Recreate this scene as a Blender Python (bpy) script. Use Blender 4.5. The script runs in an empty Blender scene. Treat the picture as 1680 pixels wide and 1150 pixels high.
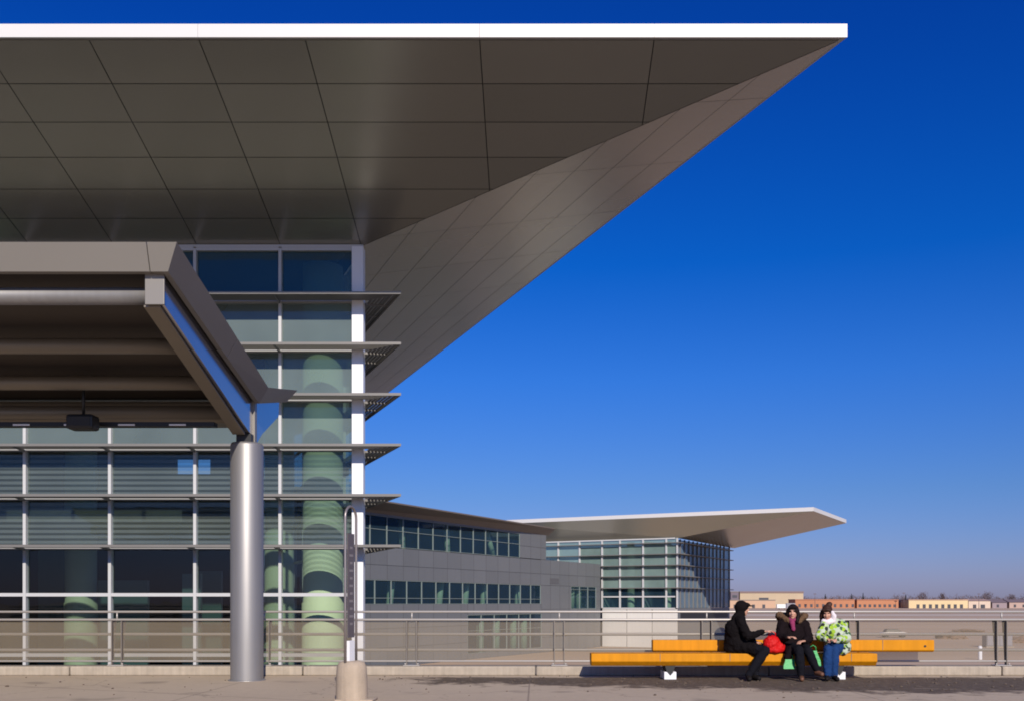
import bpy, bmesh, math, random
from mathutils import Vector, Matrix
random.seed(7)
SC = bpy.context.scene
COL = SC.collection
F, X0, Y0, EYE = 1633.0, 879.0, 988.0, 1.27
def Z(h): return EYE + h                       # height measured from eye level

# ------------------------------------------------------------------ materials
def mat(name, col, rough=.6, metal=0., var=.08, scale=3., bump=0., bscale=40., spec=.5, coat=0., island=0., streak=0.):
    m = bpy.data.materials.new(name); m.use_nodes = True
    nt = m.node_tree; b = nt.nodes['Principled BSDF']
    b.inputs['Roughness'].default_value = rough; b.inputs['Metallic'].default_value = metal
    b.inputs['Specular IOR Level'].default_value = spec
    if coat: b.inputs['Coat Weight'].default_value = coat
    tc = nt.nodes.new('ShaderNodeTexCoord')
    n = nt.nodes.new('ShaderNodeTexNoise'); n.inputs['Scale'].default_value = scale; n.inputs['Detail'].default_value = 6
    nt.links.new(tc.outputs['Object'], n.inputs['Vector'])
    mx = nt.nodes.new('ShaderNodeMix'); mx.data_type = 'RGBA'
    mx.inputs[6].default_value = tuple(c*(1-var) for c in col)+(1,)
    mx.inputs[7].default_value = tuple(min(1, c*(1+var)) for c in col)+(1,)
    nt.links.new(n.outputs['Fac'], mx.inputs[0]); last = mx.outputs[2]
    if island:          # every panel a slightly different tone
        ge = nt.nodes.new('ShaderNodeNewGeometry'); hs = nt.nodes.new('ShaderNodeHueSaturation'); mr = nt.nodes.new('ShaderNodeMapRange')
        mr.inputs['To Min'].default_value = 1-island; mr.inputs['To Max'].default_value = 1+island
        nt.links.new(ge.outputs['Random Per Island'], mr.inputs['Value']); nt.links.new(mr.outputs[0], hs.inputs['Value']); nt.links.new(last, hs.inputs['Color']); last = hs.outputs[0]
    if streak:          # faint vertical weather streaks and scuffs
        mp = nt.nodes.new('ShaderNodeMapping'); mp.inputs['Scale'].default_value = (14, 14, .5); nt.links.new(tc.outputs['Object'], mp.inputs[0])
        n3 = nt.nodes.new('ShaderNodeTexNoise'); n3.inputs['Scale'].default_value = 1.; n3.inputs['Detail'].default_value = 5; nt.links.new(mp.outputs[0], n3.inputs['Vector'])
        hs = nt.nodes.new('ShaderNodeHueSaturation'); mr = nt.nodes.new('ShaderNodeMapRange'); mr.inputs['From Min'].default_value = .3; mr.inputs['From Max'].default_value = .7
        mr.inputs['To Min'].default_value = 1-streak; mr.inputs['To Max'].default_value = 1+streak*.4
        nt.links.new(n3.outputs['Fac'], mr.inputs['Value']); nt.links.new(mr.outputs[0], hs.inputs['Value']); nt.links.new(last, hs.inputs['Color']); last = hs.outputs[0]
    nt.links.new(last, b.inputs['Base Color'])
    if bump:
        n2 = nt.nodes.new('ShaderNodeTexNoise'); n2.inputs['Scale'].default_value = bscale; n2.inputs['Detail'].default_value = 4
        nt.links.new(tc.outputs['Object'], n2.inputs['Vector'])
        bp = nt.nodes.new('ShaderNodeBump'); bp.inputs['Strength'].default_value = bump; bp.inputs['Distance'].default_value = .02
        nt.links.new(n2.outputs['Fac'], bp.inputs['Height']); nt.links.new(bp.outputs['Normal'], b.inputs['Normal'])
    return m

def N(nt, t, **kw):
    n = nt.nodes.new(t)
    for k, v in kw.items(): setattr(n, k, v)
    return n
def math_(nt, op, a, b=None, c=None, clamp=False):
    n = N(nt, 'ShaderNodeMath', operation=op, use_clamp=clamp)
    for i, v in enumerate((a, b, c)):
        if v is None: continue
        if isinstance(v, (int, float)): n.inputs[i].default_value = v
        else: nt.links.new(v, n.inputs[i])
    return n.outputs[0]

def glass(name, tint, frit=0., fritcol=(.5, .55, .55), stripes=0., refl=1.5, gl=(.9, .95, 1.)):
    """thin architectural glazing: clear pane + mirror reflection + optional ceramic frit"""
    m = bpy.data.materials.new(name); m.use_nodes = True
    nt = m.node_tree; nt.nodes.clear()
    out = N(nt, 'ShaderNodeOutputMaterial')
    tr = N(nt, 'ShaderNodeBsdfTransparent'); tr.inputs[0].default_value = tint+(1,)
    g = N(nt, 'ShaderNodeBsdfGlossy'); g.inputs['Roughness'].default_value = .015; g.inputs[0].default_value = gl+(1,)
    tcg = N(nt, 'ShaderNodeTexCoord'); nw = N(nt, 'ShaderNodeTexNoise'); nw.inputs['Scale'].default_value = .9; nt.links.new(tcg.outputs['Object'], nw.inputs['Vector'])
    bw = N(nt, 'ShaderNodeBump'); bw.inputs['Strength'].default_value = .12; bw.inputs['Distance'].default_value = .02
    nt.links.new(nw.outputs['Fac'], bw.inputs['Height']); nt.links.new(bw.outputs[0], g.inputs['Normal'])
    lw = N(nt, 'ShaderNodeLayerWeight'); f0 = ((refl-1)/(refl+1))**2
    fr = math_(nt, 'MULTIPLY_ADD', math_(nt, 'POWER', lw.outputs['Facing'], 5.), 1-f0, f0)
    base = tr.outputs[0]
    if frit:
        df = N(nt, 'ShaderNodeBsdfDiffuse'); df.inputs[0].default_value = fritcol+(1,)
        mx = N(nt, 'ShaderNodeMixShader')
        nt.links.new(base, mx.inputs[1]); nt.links.new(df.outputs[0], mx.inputs[2])
        tc = N(nt, 'ShaderNodeTexCoord')
        ns = N(nt, 'ShaderNodeTexNoise'); ns.inputs['Scale'].default_value = .6
        nt.links.new(tc.outputs['Object'], ns.inputs['Vector'])
        f = math_(nt, 'MULTIPLY_ADD', ns.outputs['Fac'], frit*.5, frit*.75)
        if stripes:
            sp = N(nt, 'ShaderNodeSeparateXYZ'); nt.links.new(tc.outputs['Object'], sp.inputs[0])
            w = math_(nt, 'FRACT', math_(nt, 'DIVIDE', sp.outputs[2], stripes))
            w = math_(nt, 'GREATER_THAN', w, .45)
            f = math_(nt, 'MULTIPLY', f, math_(nt, 'MULTIPLY_ADD', w, .7, .55))
        nt.links.new(f, mx.inputs[0]); base = mx.outputs[0]
    m2 = N(nt, 'ShaderNodeMixShader')
    nt.links.new(fr, m2.inputs[0]); nt.links.new(base, m2.inputs[1]); nt.links.new(g.outputs[0], m2.inputs[2])
    nt.links.new(m2.outputs[0], out.inputs[0])
    return m

M = {}
M['fascia'] = mat('white_painted_fascia', (.64, .625, .60), .45, var=.03, scale=.3, island=.02)
M['soffit'] = mat('soffit_metal_panel', (.40, .375, .305), .24, .55, .06, .25, island=.05)
M['soffit_back'] = mat('joint_dark', (.03, .03, .03), .8)
M['roof_top'] = mat('roof_membrane', (.4, .4, .4), .8)
M['mullion_far'] = mat('grey_green_mullion', (.20, .24, .22), .5)
M['mullion'] = mat('white_mullion', (.52, .52, .51), .4, var=.03)
M['transom'] = mat('grey_transom', (.30, .30, .29), .5)
M['column_white'] = mat('white_column_cladding', (.80, .80, .80), .4, var=.03, scale=1.)
M['shade'] = mat('sunshade_aluminium', (.19, .18, .165), .5, .2, .06, 2.)
M['shade_dark'] = mat('sunshade_bracket', (.2, .2, .2), .5, .3)
M['green_col'] = mat('green_plaster', (.58, .63, .47), .7, var=.05)
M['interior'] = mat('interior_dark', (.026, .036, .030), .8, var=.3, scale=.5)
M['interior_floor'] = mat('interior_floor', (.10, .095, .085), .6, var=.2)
M['gl_clear'] = glass('glass_clear', (.74, .82, .74), 0.)
M['gl_top_shade'] = glass('glass_top_shade', (.35, .48, .5), .18, (.12, .25, .27))  # top row: the roof's shadow is put into the tint and frit colours
M['gl_frit'] = glass('glass_fritted', (.5, .64, .58), .46, (.235, .30, .28))
M['gl_strip'] = glass('glass_striped', (.52, .64, .6), .32, (.21, .26, .25), stripes=.16)
M['gl_flank'] = glass('glass_flank', (.6, .7, .66), .1, (.3, .38, .38), refl=1.3)
M['gl_far'] = glass('glass_far', (.45, .58, .55), .7, (.22, .31, .28))
M['gl_side'] = glass('glass_side', (.3, .4, .45), .65, (.17, .25, .32), refl=1.9, gl=(.6, .7, .85))
M['gl_dark'] = glass('glass_ribbon', (.5, .64, .6), .20, (.06, .13, .20), refl=1.22, gl=(.5, .65, .9))
M['canopy_metal'] = mat('canopy_paint', (.235, .218, .19), .45, .25, .04, .8)
M['canopy_under'] = mat('canopy_underside', (.21, .18, .135), .45, .3, .1, 1.)
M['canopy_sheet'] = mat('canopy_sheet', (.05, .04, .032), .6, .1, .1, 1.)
M['steel'] = mat('satin_steel', (.30, .29, .28), .5, .6, .06, 2., streak=.08)
M['beam'] = mat('beam_paint', (.45, .44, .45), .16, .85, .03, 1.)
M['black'] = mat('black_plastic', (.015, .015, .015), .5)
M['concrete'] = mat('curb_concrete', (.37, .315, .245), .9, streak=.18, var=.22, scale=6., bump=.3)
M['bollard'] = mat('bollard_concrete', (.40, .32, .235), .9, streak=.15, var=.2, scale=5., bump=.3)
M['wall_grey'] = mat('grey_metal_cladding', (.155, .162, .168), .5, .15, .05, .2, island=.06, streak=.06)
M['wall_joint'] = mat('cladding_joint', (.045, .045, .05), .8)
M['eave'] = mat('brown_eave', (.16, .13, .105), .55, .1, .06, .3)
M['white_panel'] = mat('white_base_panel', (.66, .64, .59), .6, var=.04, island=.03, streak=.05)
M['rail'] = mat('stainless_rail', (.42, .39, .35), .4, .3, .05, 3.)
M['post'] = mat('rail_post', (.19, .165, .14), .55, .3, .1, 3.)
M['yellow'] = mat('yellow_fibreglass', (.60, .235, .005), .55, 0, .10, 3.5, spec=.15, bump=.15, bscale=12, streak=.12)
M['white_block'] = mat('white_plinth', (.75, .75, .76), .6)
M['hoop'] = mat('hoop_steel', (.26, .23, .22), .35, .5)
M['plate'] = mat('dark_sign_plate', (.10, .085, .09), .5)
M['marks'] = mat('pale_lettering', (.20, .18, .185), .6)

# mesh infill (woven wire too fine to resolve)
def mesh_material():
    m = bpy.data.materials.new('woven_wire_mesh'); m.use_nodes = True
    nt = m.node_tree; nt.nodes.clear(); out = N(nt, 'ShaderNodeOutputMaterial')
    tr = N(nt, 'ShaderNodeBsdfTransparent'); df = N(nt, 'ShaderNodeBsdfDiffuse'); df.inputs[0].default_value = (.27, .225, .165, 1)
    mx = N(nt, 'ShaderNodeMixShader'); tc = N(nt, 'ShaderNodeTexCoord')
    ns = N(nt, 'ShaderNodeTexNoise'); ns.inputs['Scale'].default_value = .8; nt.links.new(tc.outputs['Object'], ns.inputs['Vector'])
    nt.links.new(math_(nt, 'MULTIPLY_ADD', ns.outputs['Fac'], .16, .34), mx.inputs[0])
    nt.links.new(tr.outputs[0], mx.inputs[1]); nt.links.new(df.outputs[0], mx.inputs[2]); nt.links.new(mx.outputs[0], out.inputs[0])
    return m
M['mesh'] = mesh_material()

# ------------------------------------------------------------------ mesh helpers
class MB:
    def __init__(s): s.v = []; s.f = []; s.smooth = set()
    def poly(s, pts):
        b = len(s.v); s.v += [Vector(p) for p in pts]; s.f.append(tuple(range(b, b+len(pts))))
    def hexa(s, p):      # p: 4 bottom (ccw) + 4 top
        b = len(s.v); s.v += [Vector(q) for q in p]
        for f in ((3, 2, 1, 0), (4, 5, 6, 7), (0, 1, 5, 4), (1, 2, 6, 5), (2, 3, 7, 6), (3, 0, 4, 7)): s.f.append(tuple(b+i for i in f))
    def box(s, x0, x1, y0, y1, z0, z1):
        s.hexa([(x0, y0, z0), (x1, y0, z0), (x1, y1, z0), (x0, y1, z0), (x0, y0, z1), (x1, y0, z1), (x1, y1, z1), (x0, y1, z1)])
    def fbox(s, fr, a0, a1, o0, o1, z0, z1):
        T = fr; s.hexa([T(a0, o0, z0), T(a1, o0, z0), T(a1, o1, z0), T(a0, o1, z0), T(a0, o0, z1), T(a1, o0, z1), T(a1, o1, z1), T(a0, o1, z1)])
    def prism(s, pts, vec):
        n = len(pts); b = len(s.v); vec = Vector(vec)
        s.v += [Vector(p) for p in pts]+[Vector(p)+vec for p in pts]
        s.f.append(tuple(range(b+n-1, b-1, -1))); s.f.append(tuple(range(b+n, b+2*n)))
        for i in range(n): j = (i+1) % n; s.f.append((b+i, b+j, b+n+j, b+n+i))
    def tube(s, p0, p1, r0, r1=None, n=16, caps=True):
        r1 = r0 if r1 is None else r1; p0 = Vector(p0); p1 = Vector(p1); d = (p1-p0).normalized()
        a = d.orthogonal().normalized(); c = d.cross(a); b = len(s.v)
        for p, r in ((p0, r0), (p1, r1)):
            for i in range(n):
                t = 2*math.pi*i/n; s.v.append(p+a*r*math.cos(t)+c*r*math.sin(t))
        for i in range(n):
            j = (i+1) % n; s.smooth.add(len(s.f)); s.f.append((b+i, b+j, b+n+j, b+n+i))
        if caps: s.f.append(tuple(range(b+n-1, b-1, -1))); s.f.append(tuple(range(b+n, b+2*n)))
    def path(s, pts, r, n=10):
        pts = [Vector(p) for p in pts]; b = len(s.v); k = len(pts); up = None
        for q in range(k):
            d = (pts[min(q+1, k-1)]-pts[max(q-1, 0)]).normalized()
            if up is None: up = d.orthogonal().normalized()
            up = (up-d*up.dot(d)).normalized(); c = d.cross(up)
            for i in range(n):
                t = 2*math.pi*i/n; s.v.append(pts[q]+up*r*math.cos(t)+c*r*math.sin(t))
        for q in range(k-1):
            for i in range(n):
                j = (i+1) % n; s.smooth.add(len(s.f)); s.f.append((b+q*n+i, b+q*n+j, b+(q+1)*n+j, b+(q+1)*n+i))
        s.f.append(tuple(range(b+n-1, b-1, -1))); s.f.append(tuple(range(b+(k-1)*n, b+k*n)))
    def lathe(s, cx, cy, prof, n=28):
        b = len(s.v)
        for r, z in prof:
            for i in range(n): t = 2*math.pi*i/n; s.v.append(Vector((cx+r*math.cos(t), cy+r*math.sin(t), z)))
        for q in range(len(prof)-1):
            for i in range(n):
                j = (i+1) % n; s.smooth.add(len(s.f)); s.f.append((b+q*n+i, b+q*n+j, b+(q+1)*n+j, b+(q+1)*n+i))
        s.f.append(tuple(range(b+(len(prof)-1)*n, b+len(prof)*n)))
    def build(s, name, m, parent=None, bevel=0., fix=True):
        off = rootloc(parent); me = bpy.data.meshes.new(name)
        me.from_pydata([v-off for v in s.v], [], s.f); me.update()
        for i in s.smooth: me.polygons[i].use_smooth = True
        if fix:
            bm = bmesh.new(); bm.from_mesh(me); bmesh.ops.recalc_face_normals(bm, faces=bm.faces); bm.to_mesh(me); bm.free()
        me.materials.append(m); o = bpy.data.objects.new(name, me); COL.objects.link(o)
        if parent: o.parent = parent
        if bevel:
            md = o.modifiers.new('bevel', 'BEVEL'); md.width = bevel; md.segments = 2; md.limit_method = 'ANGLE'; md.angle_limit = .6
        return o
def rootloc(p):
    v = Vector((0, 0, 0))
    while p: v += p.location; p = p.parent
    return v
def thing(name, label, cat, loc=(0, 0, 0), group=None):
    o = bpy.data.objects.new(name, None); COL.objects.link(o); o.location = loc; o.empty_display_size = .3
    return tag(o, label, cat, group)
def tag(o, label, cat, group=None):
    o['label'] = label; o['category'] = cat
    if group: o['group'] = group
    return o
def struct(o, kind='structure'): o['kind'] = kind; return o
def panels(poly, cuts, gap, back, thick=.02):
    """flat polygon cut along lines into panels with open joints; returns MB of panels and MB of the backing sheet.
    cuts: list of (point, normal); back: offset vector of the backing"""
    bm = bmesh.new(); vs = [bm.verts.new(p) for p in poly]; bm.faces.new(vs)
    for co, no in cuts:
        bmesh.ops.bisect_plane(bm, geom=bm.verts[:]+bm.edges[:]+bm.faces[:], plane_co=co, plane_no=no, dist=1e-4)
    mb = MB()
    for f in bm.faces:
        c = f.calc_center_median(); pts = []
        n = len(f.verts); co = [v.co.copy() for v in f.verts]; nr = f.normal
        for i in range(n):
            a = (co[i]-co[i-1]).normalized(); b = (co[(i+1) % n]-co[i]).normalized()
            ia = nr.cross(a); ib = nr.cross(b); h = ia+ib; den = 1+ia.dot(ib)
            pts.append(co[i]+h*(gap/max(den, .15)))
        mb.poly(pts)
    bm.free()
    bk = MB(); bk.poly([Vector(p)+Vector(back) for p in poly])
    return mb, bk

# ------------------------------------------------------------------ ground, deck, kerb
def deck_material():
    m = bpy.data.materials.new('deck_concrete'); m.use_nodes = True; nt = m.node_tree; b = nt.nodes['Principled BSDF']
    b.inputs['Roughness'].default_value = .85
    tc = N(nt, 'ShaderNodeTexCoord'); sp = N(nt, 'ShaderNodeSeparateXYZ'); nt.links.new(tc.outputs['Object'], sp.inputs[0])
    def noise(sc, det=6, rough=.6):
        n = N(nt, 'ShaderNodeTexNoise'); n.inputs['Scale'].default_value = sc; n.inputs['Detail'].default_value = det; n.inputs['Roughness'].default_value = rough
        nt.links.new(tc.outputs['Object'], n.inputs['Vector']); return n.outputs['Fac']
    def mix(fac, a, c):
        n = N(nt, 'ShaderNodeMix', data_type='RGBA'); nt.links.new(fac, n.inputs[0])
        for i, q in ((6, a), (7, c)):
            if isinstance(q, tuple): n.inputs[i].default_value = q+(1,)
            else: nt.links.new(q, n.inputs[i])
        return n.outputs[2]
    n1, n2, n3, n4 = noise(.45), noise(2.2), noise(9.), noise(60., 3)
    base = mix(math_(nt, 'MULTIPLY_ADD', n1, 1.6, -.3, True), (.41, .32, .225), (.49, .395, .285))
    base = mix(math_(nt, 'MULTIPLY_ADD', n3, 1.5, -.45, True), base, (.37, .30, .225))
    # dirt and road sand lying along the kerb, right of the signpost, with its own ragged outline
    wob = math_(nt, 'ADD', math_(nt, 'MULTIPLY', math_(nt, 'SUBTRACT', n2, .5), 2.2), math_(nt, 'MULTIPLY', math_(nt, 'SUBTRACT', n1, .5), 2.6))
    near = math_(nt, 'SUBTRACT', 16.1, math_(nt, 'MULTIPLY', math_(nt, 'ADD', sp.outputs[0], 2.6), .34))   # nearer edge runs toward the viewer to the right
    near = math_(nt, 'MAXIMUM', near, 13.95)
    a = math_(nt, 'MULTIPLY', math_(nt, 'SUBTRACT', math_(nt, 'ADD', sp.outputs[1], math_(nt, 'MULTIPLY', wob, 1.1)), near), 2.2, None, True)
    c = math_(nt, 'MULTIPLY', math_(nt, 'SUBTRACT', 17.05, math_(nt, 'ADD', sp.outputs[1], math_(nt, 'MULTIPLY', wob, .25))), 4., None, True)
    d = math_(nt, 'MULTIPLY', math_(nt, 'ADD', math_(nt, 'ADD', sp.outputs[0], 2.5), wob), 1.6, None, True)
    e = math_(nt, 'MULTIPLY_ADD', n3, 1.1, .25, True)
    dirt = math_(nt, 'MULTIPLY', math_(nt, 'MULTIPLY', a, c), math_(nt, 'MULTIPLY', d, e))
    dcol = mix(n4, (.035, .023, .014), (.12, .083, .052))
    base = mix(math_(nt, 'MULTIPLY', dirt, 1.25, None, True), base, dcol)
    # oil spots and hairline cracks
    n5 = noise(1.1, 2, .4)
    base = mix(math_(nt, 'MULTIPLY', math_(nt, 'MULTIPLY', math_(nt, 'SUBTRACT', n5, .64), 9., None, True), .45), base, (.10, .08, .06))
    vo = N(nt, 'ShaderNodeTexVoronoi', feature='DISTANCE_TO_EDGE'); vo.inputs['Scale'].default_value = .33
    wv = N(nt, 'ShaderNodeVectorMath', operation='ADD'); sc = N(nt, 'ShaderNodeVectorMath', operation='SCALE'); sc.inputs['Scale'].default_value = .9
    nz = N(nt, 'ShaderNodeTexNoise'); nz.inputs['Scale'].default_value = 1.6; nz.inputs['Detail'].default_value = 5; nt.links.new(tc.outputs['Object'], nz.inputs['Vector'])
    nt.links.new(nz.outputs['Color'], sc.inputs[0]); nt.links.new(tc.outputs['Object'], wv.inputs[0]); nt.links.new(sc.outputs[0], wv.inputs[1]); nt.links.new(wv.outputs[0], vo.inputs['Vector'])
    base = mix(math_(nt, 'MULTIPLY', math_(nt, 'LESS_THAN', vo.outputs['Distance'], .005), .3), base, (.10, .075, .055))
    # sawn joints
    j1 = math_(nt, 'LESS_THAN', math_(nt, 'ABSOLUTE', math_(nt, 'SUBTRACT', math_(nt, 'MODULO', math_(nt, 'ADD', sp.outputs[0], 103.6), 4.6), 2.3)), .012)
    q = math_(nt, 'ADD', math_(nt, 'MULTIPLY', sp.outputs[0], .45), sp.outputs[1])
    j2 = math_(nt, 'LESS_THAN', math_(nt, 'ABSOLUTE', math_(nt, 'SUBTRACT', math_(nt, 'MODULO', math_(nt, 'ADD', q, 100.9), 5.0), 2.5)), .02)
    base = mix(math_(nt, 'MULTIPLY', math_(nt, 'MAXIMUM', j1, j2), .55), base, (.12, .09, .07))
    nt.links.new(base, b.inputs['Base Color'])
    bp = N(nt, 'ShaderNodeBump'); bp.inputs['Strength'].default_value = .35; bp.inputs['Distance'].default_value = .02
    nt.links.new(math_(nt, 'ADD', n4, math_(nt, 'MULTIPLY', dirt, n3)), bp.inputs['Height']); nt.links.new(bp.outputs[0], b.inputs['Normal'])
    return m
g = MB(); g.box(-90, 120, -60, 17.85, -.7, 0.); struct(g.build('deck', deck_material()))

def field_material():
    m = bpy.data.materials.new('dry_airfield_grass'); m.use_nodes = True; nt = m.node_tree; b = nt.nodes['Principled BSDF']; b.inputs['Roughness'].default_value = .95
    tc = N(nt, 'ShaderNodeTexCoord'); mp = N(nt, 'ShaderNodeMapping'); mp.inputs['Scale'].default_value = (.004, .03, 1); nt.links.new(tc.outputs['Object'], mp.inputs[0])
    n = N(nt, 'ShaderNodeTexNoise'); n.inputs['Scale'].default_value = 1.; n.inputs['Detail'].default_value = 8; n.inputs['Roughness'].default_value = .65; nt.links.new(mp.outputs[0], n.inputs['Vector'])
    r = N(nt, 'ShaderNodeValToRGB'); nt.links.new(n.outputs['Fac'], r.inputs[0])
    e = r.color_ramp.elements; e[0].position = .3; e[0].color = (.33, .225, .145, 1); e[1].position = .7; e[1].color = (.50, .365, .25, 1)
    nt.links.new(r.outputs[0], b.inputs['Base Color']); return m
GZ = Z(-6.0)
g = MB(); g.poly([(-9000, -9000, GZ), (9000, -9000, GZ), (9000, 14000, GZ), (-9000, 14000, GZ)]); struct(g.build('airfield_ground', field_material(), fix=False))
M['apron'] = mat('apron_asphalt', (.12, .105, .09), .9, var=.25, scale=.05)
M['runway'] = mat('runway_surface', (.50, .41, .32), .9, var=.12, scale=.02)
g = MB(); g.poly([(-400, 17, GZ+.004), (400, 17, GZ+.004), (400, 96, GZ+.004), (-400, 96, GZ+.004)]); struct(g.build('apron', M['apron'], fix=False))
g = MB(); g.poly([(-300, 430, GZ+.02), (900, 470, GZ+.02), (900, 540, GZ+.02), (-300, 500, GZ+.02)]); struct(g.build('taxiway', M['runway'], fix=False))
g = MB(); g.poly([(60, 700, GZ+.02), (900, 720, GZ+.02), (900, 770, GZ+.02), (60, 750, GZ+.02)]); struct(g.build('runway', M['runway'], fix=False))
# kerb in cast lengths
g = MB(); x = -24.3
while x < 30:
    g.box(x+.008, x+4.05-.008, 17.28, 17.72, 0, .165+random.uniform(-.003, .003)); x += 4.05
struct(g.build('kerb', M['concrete'], bevel=.025))

# loose road grit lying in the dirt along the kerb
rg = random.Random(11); gb = bmesh.new()
for k in range(520):
    gx = rg.uniform(-2.6, 9.5); gy = rg.uniform(max(13.8, 16.1-.34*(gx+2.6)), 17.22)
    if rg.random() < .25: gx, gy = rg.uniform(-12, 10), rg.uniform(13.0, 17.2)
    r_ = .005+.018*rg.random()**3
    bmesh.ops.create_icosphere(gb, subdivisions=1, radius=1, matrix=Matrix.Translation((gx, gy, r_*.4)) @ Matrix.Rotation(rg.uniform(0, 6), 4, 'Z') @ Matrix.Diagonal((r_*rg.uniform(.8, 1.8), r_, r_*.7, 1)))
gm = bpy.data.meshes.new('road_grit'); gb.to_mesh(gm); gb.free(); gm.materials.append(mat('grit', (.115, .085, .062), .95, var=.5, scale=9))
go = bpy.data.objects.new('road_grit', gm); COL.objects.link(go); struct(go, 'stuff')

# ------------------------------------------------------------------ main terminal
DW, DF = 29.5, 22.3
XC = -5.09
HW, HF = 10.57, 12.65
SL = (HF-HW)/(DW-DF)
XL = -31.0
tx = Vector((-.4207, 1, 0)); SD = tx.normalized(); SNn = Vector((SD.y, -SD.x, 0))      # side direction, side outward normal
term = thing('terminal_building', 'big glass fronted terminal under a huge wedge shaped overhanging roof with white edge', 'building', (-12, DW, GZ))
A = Vector((6.98, DF, Z(HF))); AL = Vector((XL, DF, Z(HF))); B = Vector((XC, DW, Z(HW))); BL = Vector((XL, DW, Z(HW)))
A2 = A+tx*47.7; B2 = B+tx*40.5
g = MB()   # roof slab above the soffit
top = [Vector((p.x, p.y, Z(12.9))) for p in (AL+Vector((0, .2, 0)), A+Vector((-.5, .2, 0)), A2+Vector((-.3, 0, 0)), Vector((XL, A2.y, 0)))]
g.poly(top)
roof = g.build('roof', M['roof_top'], term, fix=False)
g = MB()
zt, zb = Z(12.95), Z(12.65)
w = .22
a0, a1 = Vector((XL, DF, zb)), Vector((A.x, DF, zb))
inner_c = Vector((A.x-.5, DF+w, zb)); fs = MB()
def vz(p, z): return Vector((p[0], p[1], z))
segs = [-21.1, -14.3, -7.57, -1.26, 2.66, A.x]; xprev = XL
for xs in segs:
    e = xs == A.x
    fs.hexa([(xprev, DF, zb), (xs-(0 if e else .006), DF, zb), (xs-(.5 if e else .006), DF+w, zb), (xprev, DF+w, zb),
             (xprev, DF, zt), (xs-(0 if e else .006), DF, zt), (xs-(.5 if e else .006), DF+w, zt), (xprev, DF+w, zt)]); xprev = xs
fs.build('front_fascia', M['fascia'], roof)
fs = MB(); p0, p1 = A, A2; q = -SNn*w
fs.hexa([vz(p0+tx*.004, zb), vz(p1, zb), vz(p1+q, zb), vz(p0+q+tx*.25, zb), vz(p0+tx*.004, zt), vz(p1, zt), vz(p1+q, zt), vz(p0+q+tx*.25, zt)])
fs.build('side_fascia', M['fascia'], roof)
up = Vector((0, 0, .03))
def soff(x, d): return Vector((x, d, Z(HF-(d-DF)*SL)))
cuts = [((xx, 0, 0), (1, 0, 0)) for xx in (-24.8, -22.3, -19.9, -17.4, -15., -12.5, -10.04, -7.57, -5.18, -1.26, 2.66)]
cuts += [((0, dd, 0), (0, 1, 0)) for dd in (23.59, 24.77, 25.96, 27.14, 28.32)]
e = Vector((0, .06, -.06*SL))
AH = A.lerp(B, .01)
pm, bk = panels([AL+e, AH, B, BL], cuts, .011, up)
pm.build('front_soffit', M['soffit'], roof, fix=False); bk.build('soffit_backing', M['soffit_back'], roof, fix=False)
cuts = []
wid = (A-B).dot(SNn)
for k in range(1, 7): cuts.append((A-SNn*(wid*k/7.), SNn))
for t in (3.9, 7.8, 11.7, 15.6, 19.5, 23.4, 27.3, 31.2, 35.1, 39., 42.9): cuts.append((A+SD*t-SD*1.0, SD))
pm, bk = panels([AH, A2-SNn*.06, B2, B], cuts, .008, up)
pm.build('side_soffit', M['soffit'], roof, fix=False); bk.build('soffit_backing', M['soffit_back'], roof, fix=False)
# facade grid
BAY = 2.52
mx = [XC-.35-2.12-.0-BAY*k for k in range(0, 10)]         # mullion centres left of the corner
mx = [(460-X0)/F*DW-BAY*k for k in range(0, 8)]
levels = [8.90, 7.45, 5.99, 4.53, 3.08, 1.62]
rows = [HW-.12]+levels+[.235, -1.55, -3.2]
wall = MB(); wall.box(XL, mx[-1]-.05, DW-.02, DW+.3, Z(-6), Z(HW)); wall.build('wall', M['wall_grey'], term)
wall = MB(); wall.box(XL, XC-.36, DW-.01, DW+.3, Z(-6), Z(-3.2)); wall.build('base_wall', M['wall_grey'], term)
for i in range(len(mx)):
    xr = XC-.35 if i == 0 else mx[i-1]-.045
    xl = mx[i]+.045
    for r in range(len(rows)-1):
        gl = 'gl_top_shade' if r == 0 else 'gl_frit' if r < 4 else 'gl_strip' if r < 6 else 'gl_clear'
        g = MB(); g.poly([(xl, DW+.06, Z(rows[r+1]+.04)), (xr, DW+.06, Z(rows[r+1]+.04)), (xr, DW+.06, Z(rows[r]-.04)), (xl, DW+.06, Z(rows[r]-.04))])
        g.build('window_pane', M[gl], term, fix=False)
for xx in mx:
    g = MB(); g.box(xx-.045, xx+.045, DW-.07, DW+.14, Z(-3.2), Z(HW-.1)); g.build('mullion', M['mullion'], term, bevel=.008)
for k, h in enumerate(rows):
    g = MB(); hh = .05
    for i in range(len(mx)):
        xr = XC-.35 if i == 0 else mx[i-1]-.046
        g.box(mx[i]+.046, xr, DW-.05, DW+.12, Z(h-hh), Z(h+hh))
    g.build('transom', M['mullion'] if k in (0, 7) else M['transom'], term)
g = MB(); g.box(XL, XC-.02, DW-.06, DW+.1, Z(HW-.068), Z(HW-.002)); g.build('head_channel', M['mullion'], term)
g = MB(); g.box(XC-.346, XC-.005, DW-.12, DW+.22, Z(-6), Z(HW-.07)); g.build('corner_column', M['column_white'], term, bevel=.015)
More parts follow.
